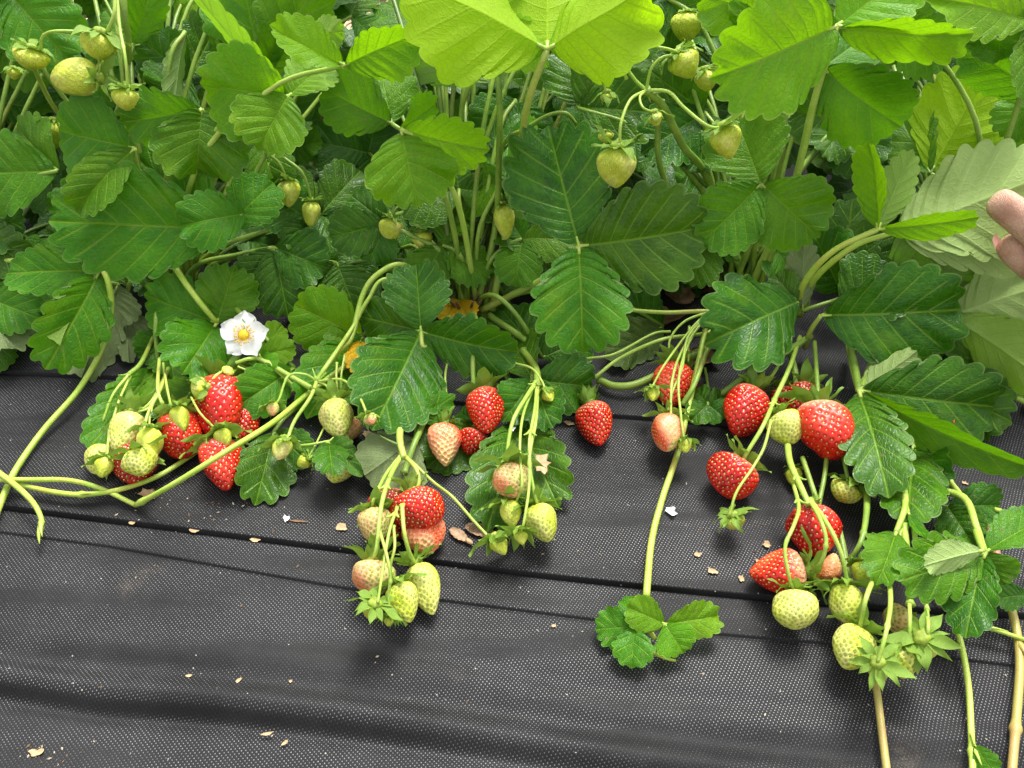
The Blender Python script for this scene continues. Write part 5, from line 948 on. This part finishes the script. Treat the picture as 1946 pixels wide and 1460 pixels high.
# ------------------------------------------------------------------ the hand that holds the leaf
def skinmat():
    m, n, out = newmat('skin'); L = n.links.new
    tc = N(n, 'ShaderNodeTexCoord'); nz = N(n, 'ShaderNodeTexNoise'); nz.inputs['Scale'].default_value = 60; nz.inputs['Detail'].default_value = 5; L(tc.outputs['Object'], nz.inputs['Vector'])
    n2 = N(n, 'ShaderNodeTexNoise'); n2.inputs['Scale'].default_value = 700; n2.inputs['Detail'].default_value = 3; L(tc.outputs['Object'], n2.inputs['Vector'])
    wv = N(n, 'ShaderNodeTexWave'); wv.inputs['Scale'].default_value = 320; wv.inputs['Distortion'].default_value = 6; L(tc.outputs['Object'], wv.inputs['Vector'])
    c = mix(n, ramp(n, nz.outputs[0], .35, .65), (.50, .27, .18), (.68, .42, .30))
    cz = N(n, 'ShaderNodeTexVoronoi', feature='DISTANCE_TO_EDGE'); cz.inputs['Scale'].default_value = 230; mpz = N(n, 'ShaderNodeMapping'); mpz.inputs['Scale'].default_value = (2.2, .6, 1); L(tc.outputs['Object'], mpz.inputs[0]); L(mpz.outputs[0], cz.inputs['Vector'])
    h = math_(n, 'ADD', math_(n, 'ADD', n2.outputs[0], ramp(n, cz.outputs['Distance'], 0, .12, 0, .8)), math_(n, 'MULTIPLY', wv.outputs[0], .5)); bp = N(n, 'ShaderNodeBump'); bp.inputs['Strength'].default_value = .6; bp.inputs['Distance'].default_value = .0006; L(h, bp.inputs['Height'])
    pb = N(n, 'ShaderNodeBsdfPrincipled'); L(c, pb.inputs['Base Color']); L(bp.outputs[0], pb.inputs['Normal']); pb.inputs['Roughness'].default_value = .48
    pb.inputs['Subsurface Weight'].default_value = .35; pb.inputs['Subsurface Radius'].default_value = (1, .35, .18); pb.inputs['Subsurface Scale'].default_value = .004
    L(pb.outputs[0], out.inputs[0]); return m
def hand():
    """index finger over the leaf and thumb under it; the other fingers curl beside them, the palm and wrist lie beyond the frame"""
    pxm = mpp(1930, 400, .12)
    tipI = P(1890, 388, .128); tipT = P(1905, 462, .098)
    right = RT; up = UP; away = -FW
    def at(px, py, l): return P(px, py, l)
    palm = at(2330, 640, .10); wrist = at(2560, 830, .06); arm = at(2950, 1080, .03)
    chains = [
        [at(2150, 580, .145), at(2040, 498, .140), at(1960, 432, .134), at(1912, 394, .128), at(1884, 374, .127)],          # index
        [at(2240, 680, .095), at(2130, 620, .090), at(2010, 540, .112), at(1936, 482, .118), at(1904, 454, .118)],          # thumb
        [at(2190, 520, .120), at(2085, 520, .105), at(2010, 560, .090), at(1985, 625, .085), at(2005, 660, .085)],          # middle
        [at(2235, 560, .100), at(2135, 570, .085), at(2065, 620, .070), at(2055, 680, .070), at(2080, 705, .072)],          # ring
        [at(2280, 610, .085), at(2195, 640, .070), at(2140, 690, .060), at(2135, 735, .062), at(2155, 752, .064)]]          # little
    rad = [[.0150, .0142, .0138, .0134, .0118], [.0160, .0146, .0138, .0134, .0116], [.011, .0100, .0094, .0088, .0074], [.0105, .0094, .0088, .0082, .0070], [.0095, .0084, .0078, .0072, .0062]]
    vs = [palm, wrist, arm]; rs = [.030, .026, .034]; es = [(0, 1), (1, 2)]
    for ch, rr in zip(chains, rad):
        prev = 0
        for p, r_ in zip(ch, rr): vs.append(p); rs.append(r_); es.append((prev, len(vs) - 1)); prev = len(vs) - 1
    o = palm; me = bpy.data.meshes.new('hand'); me.from_pydata([tuple(v - o) for v in vs], es, []); me.update()
    ob = bpy.data.objects.new('hand', me); col.objects.link(ob); ob.location = o
    md = ob.modifiers.new('skin', 'SKIN'); md.use_smooth_shade = True; md.branch_smoothing = .4
    for i, r_ in enumerate(rs): me.skin_vertices[0].data[i].radius = (r_, r_)
    me.skin_vertices[0].data[0].use_root = True
    sb = ob.modifiers.new('sub', 'SUBSURF'); sb.levels = 2; sb.render_levels = 2
    dg = bpy.context.evaluated_depsgraph_get(); m2 = bpy.data.meshes.new_from_object(ob.evaluated_get(dg)); bpy.data.objects.remove(ob)
    m2.materials.clear(); m2.materials.append(skinmat()); m2.polygons.foreach_set('use_smooth', [True] * len(m2.polygons))
    m2.name = 'hand'; h = link('hand', m2, T3(o), None, 'bare hand reaching in from the right, finger and thumb tips pinching a pale leaf', 'hand')
    nm = plain('nail', (.70, .42, .34), .3, .06, 80, .1)
    for c0, c1, nd, w_, hh in ((chains[1][3], chains[1][4], -UP * .5 + FW * .9, .0060, .0084),):
        ax = c1 - c0; ax /= np.linalg.norm(ax); nd = nd - nd.dot(ax) * ax; nd /= np.linalg.norm(nd); sd_ = np.cross(ax, nd); V = []
        for i in range(7):
            for j in range(9):
                u = i / 6; v = j / 8 * 2 - 1; wv = w_ * (1 - .15 * (1 - u) ** 3); V.append(c1 + ax * (.0040 - .013 * u) + nd * (hh * math.cos(v * .62) - .0034 * (1 - u) ** 2 - .0002) + sd_ * wv * math.sin(v * .8) / math.sin(.8))
        link('nail', mesh('nail', np.array(V) - o, gridf(7, 9), nm), T3(o), h)
hand()
def crumbs():
    r = np.random.default_rng(4); V, F, mi = [], [], []
    spots = [(330, 960, 70, 22), (1110, 1000, 90, 40), (700, 1010, 90, 30), (1400, 1060, 60, 50), (420, 970, 60, 20), (80, 1435, 40, 14)]
    for i in range(200):
        if i < 140: s = spots[i % len(spots)]; px, py = r.normal(s[0], s[2]), r.normal(s[1], s[3])
        else: px, py = r.uniform(-100, 2050), r.uniform(700, 1480)
        o = G(px, py, 0); o[2] = float(cloth(o[0], o[1])) + .0004; q = r.uniform(.0002, .0008); st = r.uniform(.6, 2.6); a = r.uniform(0, 6.28); u = np.array([math.cos(a), math.sin(a), 0]) * q * st; v = np.array([-math.sin(a), math.cos(a), 0]) * q; k = len(V)
        V += [o + u, o + v * r.uniform(.6, 1), o - u, o - v, o + [0, 0, q * .9]]; F += [(k + j, k + (j + 1) % 4, k + 4) for j in range(4)]; mi += [int(r.random() < .45)] * 4
    link('soil_crumbs', mesh('soil_crumbs', V, F, [plain('crumb_brown', (.20, .12, .07), .9), plain('crumb_tan', (.58, .48, .34), .8)], False, mi), Matrix.Identity(4), None, 'fine soil crumbs and chaff scattered over the black cloth', None, None, 'stuff')
crumbs()
# ------------------------------------------------------------------ the next row, a mass of leaves behind the straw path
def far_row():
    r = np.random.default_rng(9); V, F, mi = [], [], []; A = []
    for i in range(2600):
        x = r.uniform(-1.6, 1.6); y = 1.95 + r.normal(0, .16); z = abs(r.normal(.12, .08)); s = r.uniform(.02, .04); a = r.uniform(0, 6.28); tl = r.uniform(-.6, .6, 2)
        u = np.array([math.cos(a), math.sin(a), tl[0]]) * s; v = np.array([-math.sin(a), math.cos(a), tl[1]]) * s * .85; o = len(V); c = np.array([x, y, z + .03])
        for p in ((0, -1), (.8, -.3), (.85, .5), (0, 1), (-.85, .5), (-.8, -.3)): V.append(c + u * p[0] + v * p[1] + [0, 0, -.15 * s * abs(p[0])])
        V.append(c + [0, 0, .1 * s]); F += [(o + k, o + (k + 1) % 6, o + 6) for k in range(6)]; mi += [i % 2] * 6
    me = mesh('far_row_foliage', V, F, [LM['d'], LM['m']], True, mi); vattr(me, 'lf', np.tile([[0.1, .5, 1.]], (len(V), 1)))
    link('far_row_foliage', me, Matrix.Identity(4), None, 'next strawberry row as one leafy mass behind the straw path', None, None, 'stuff')
far_row()
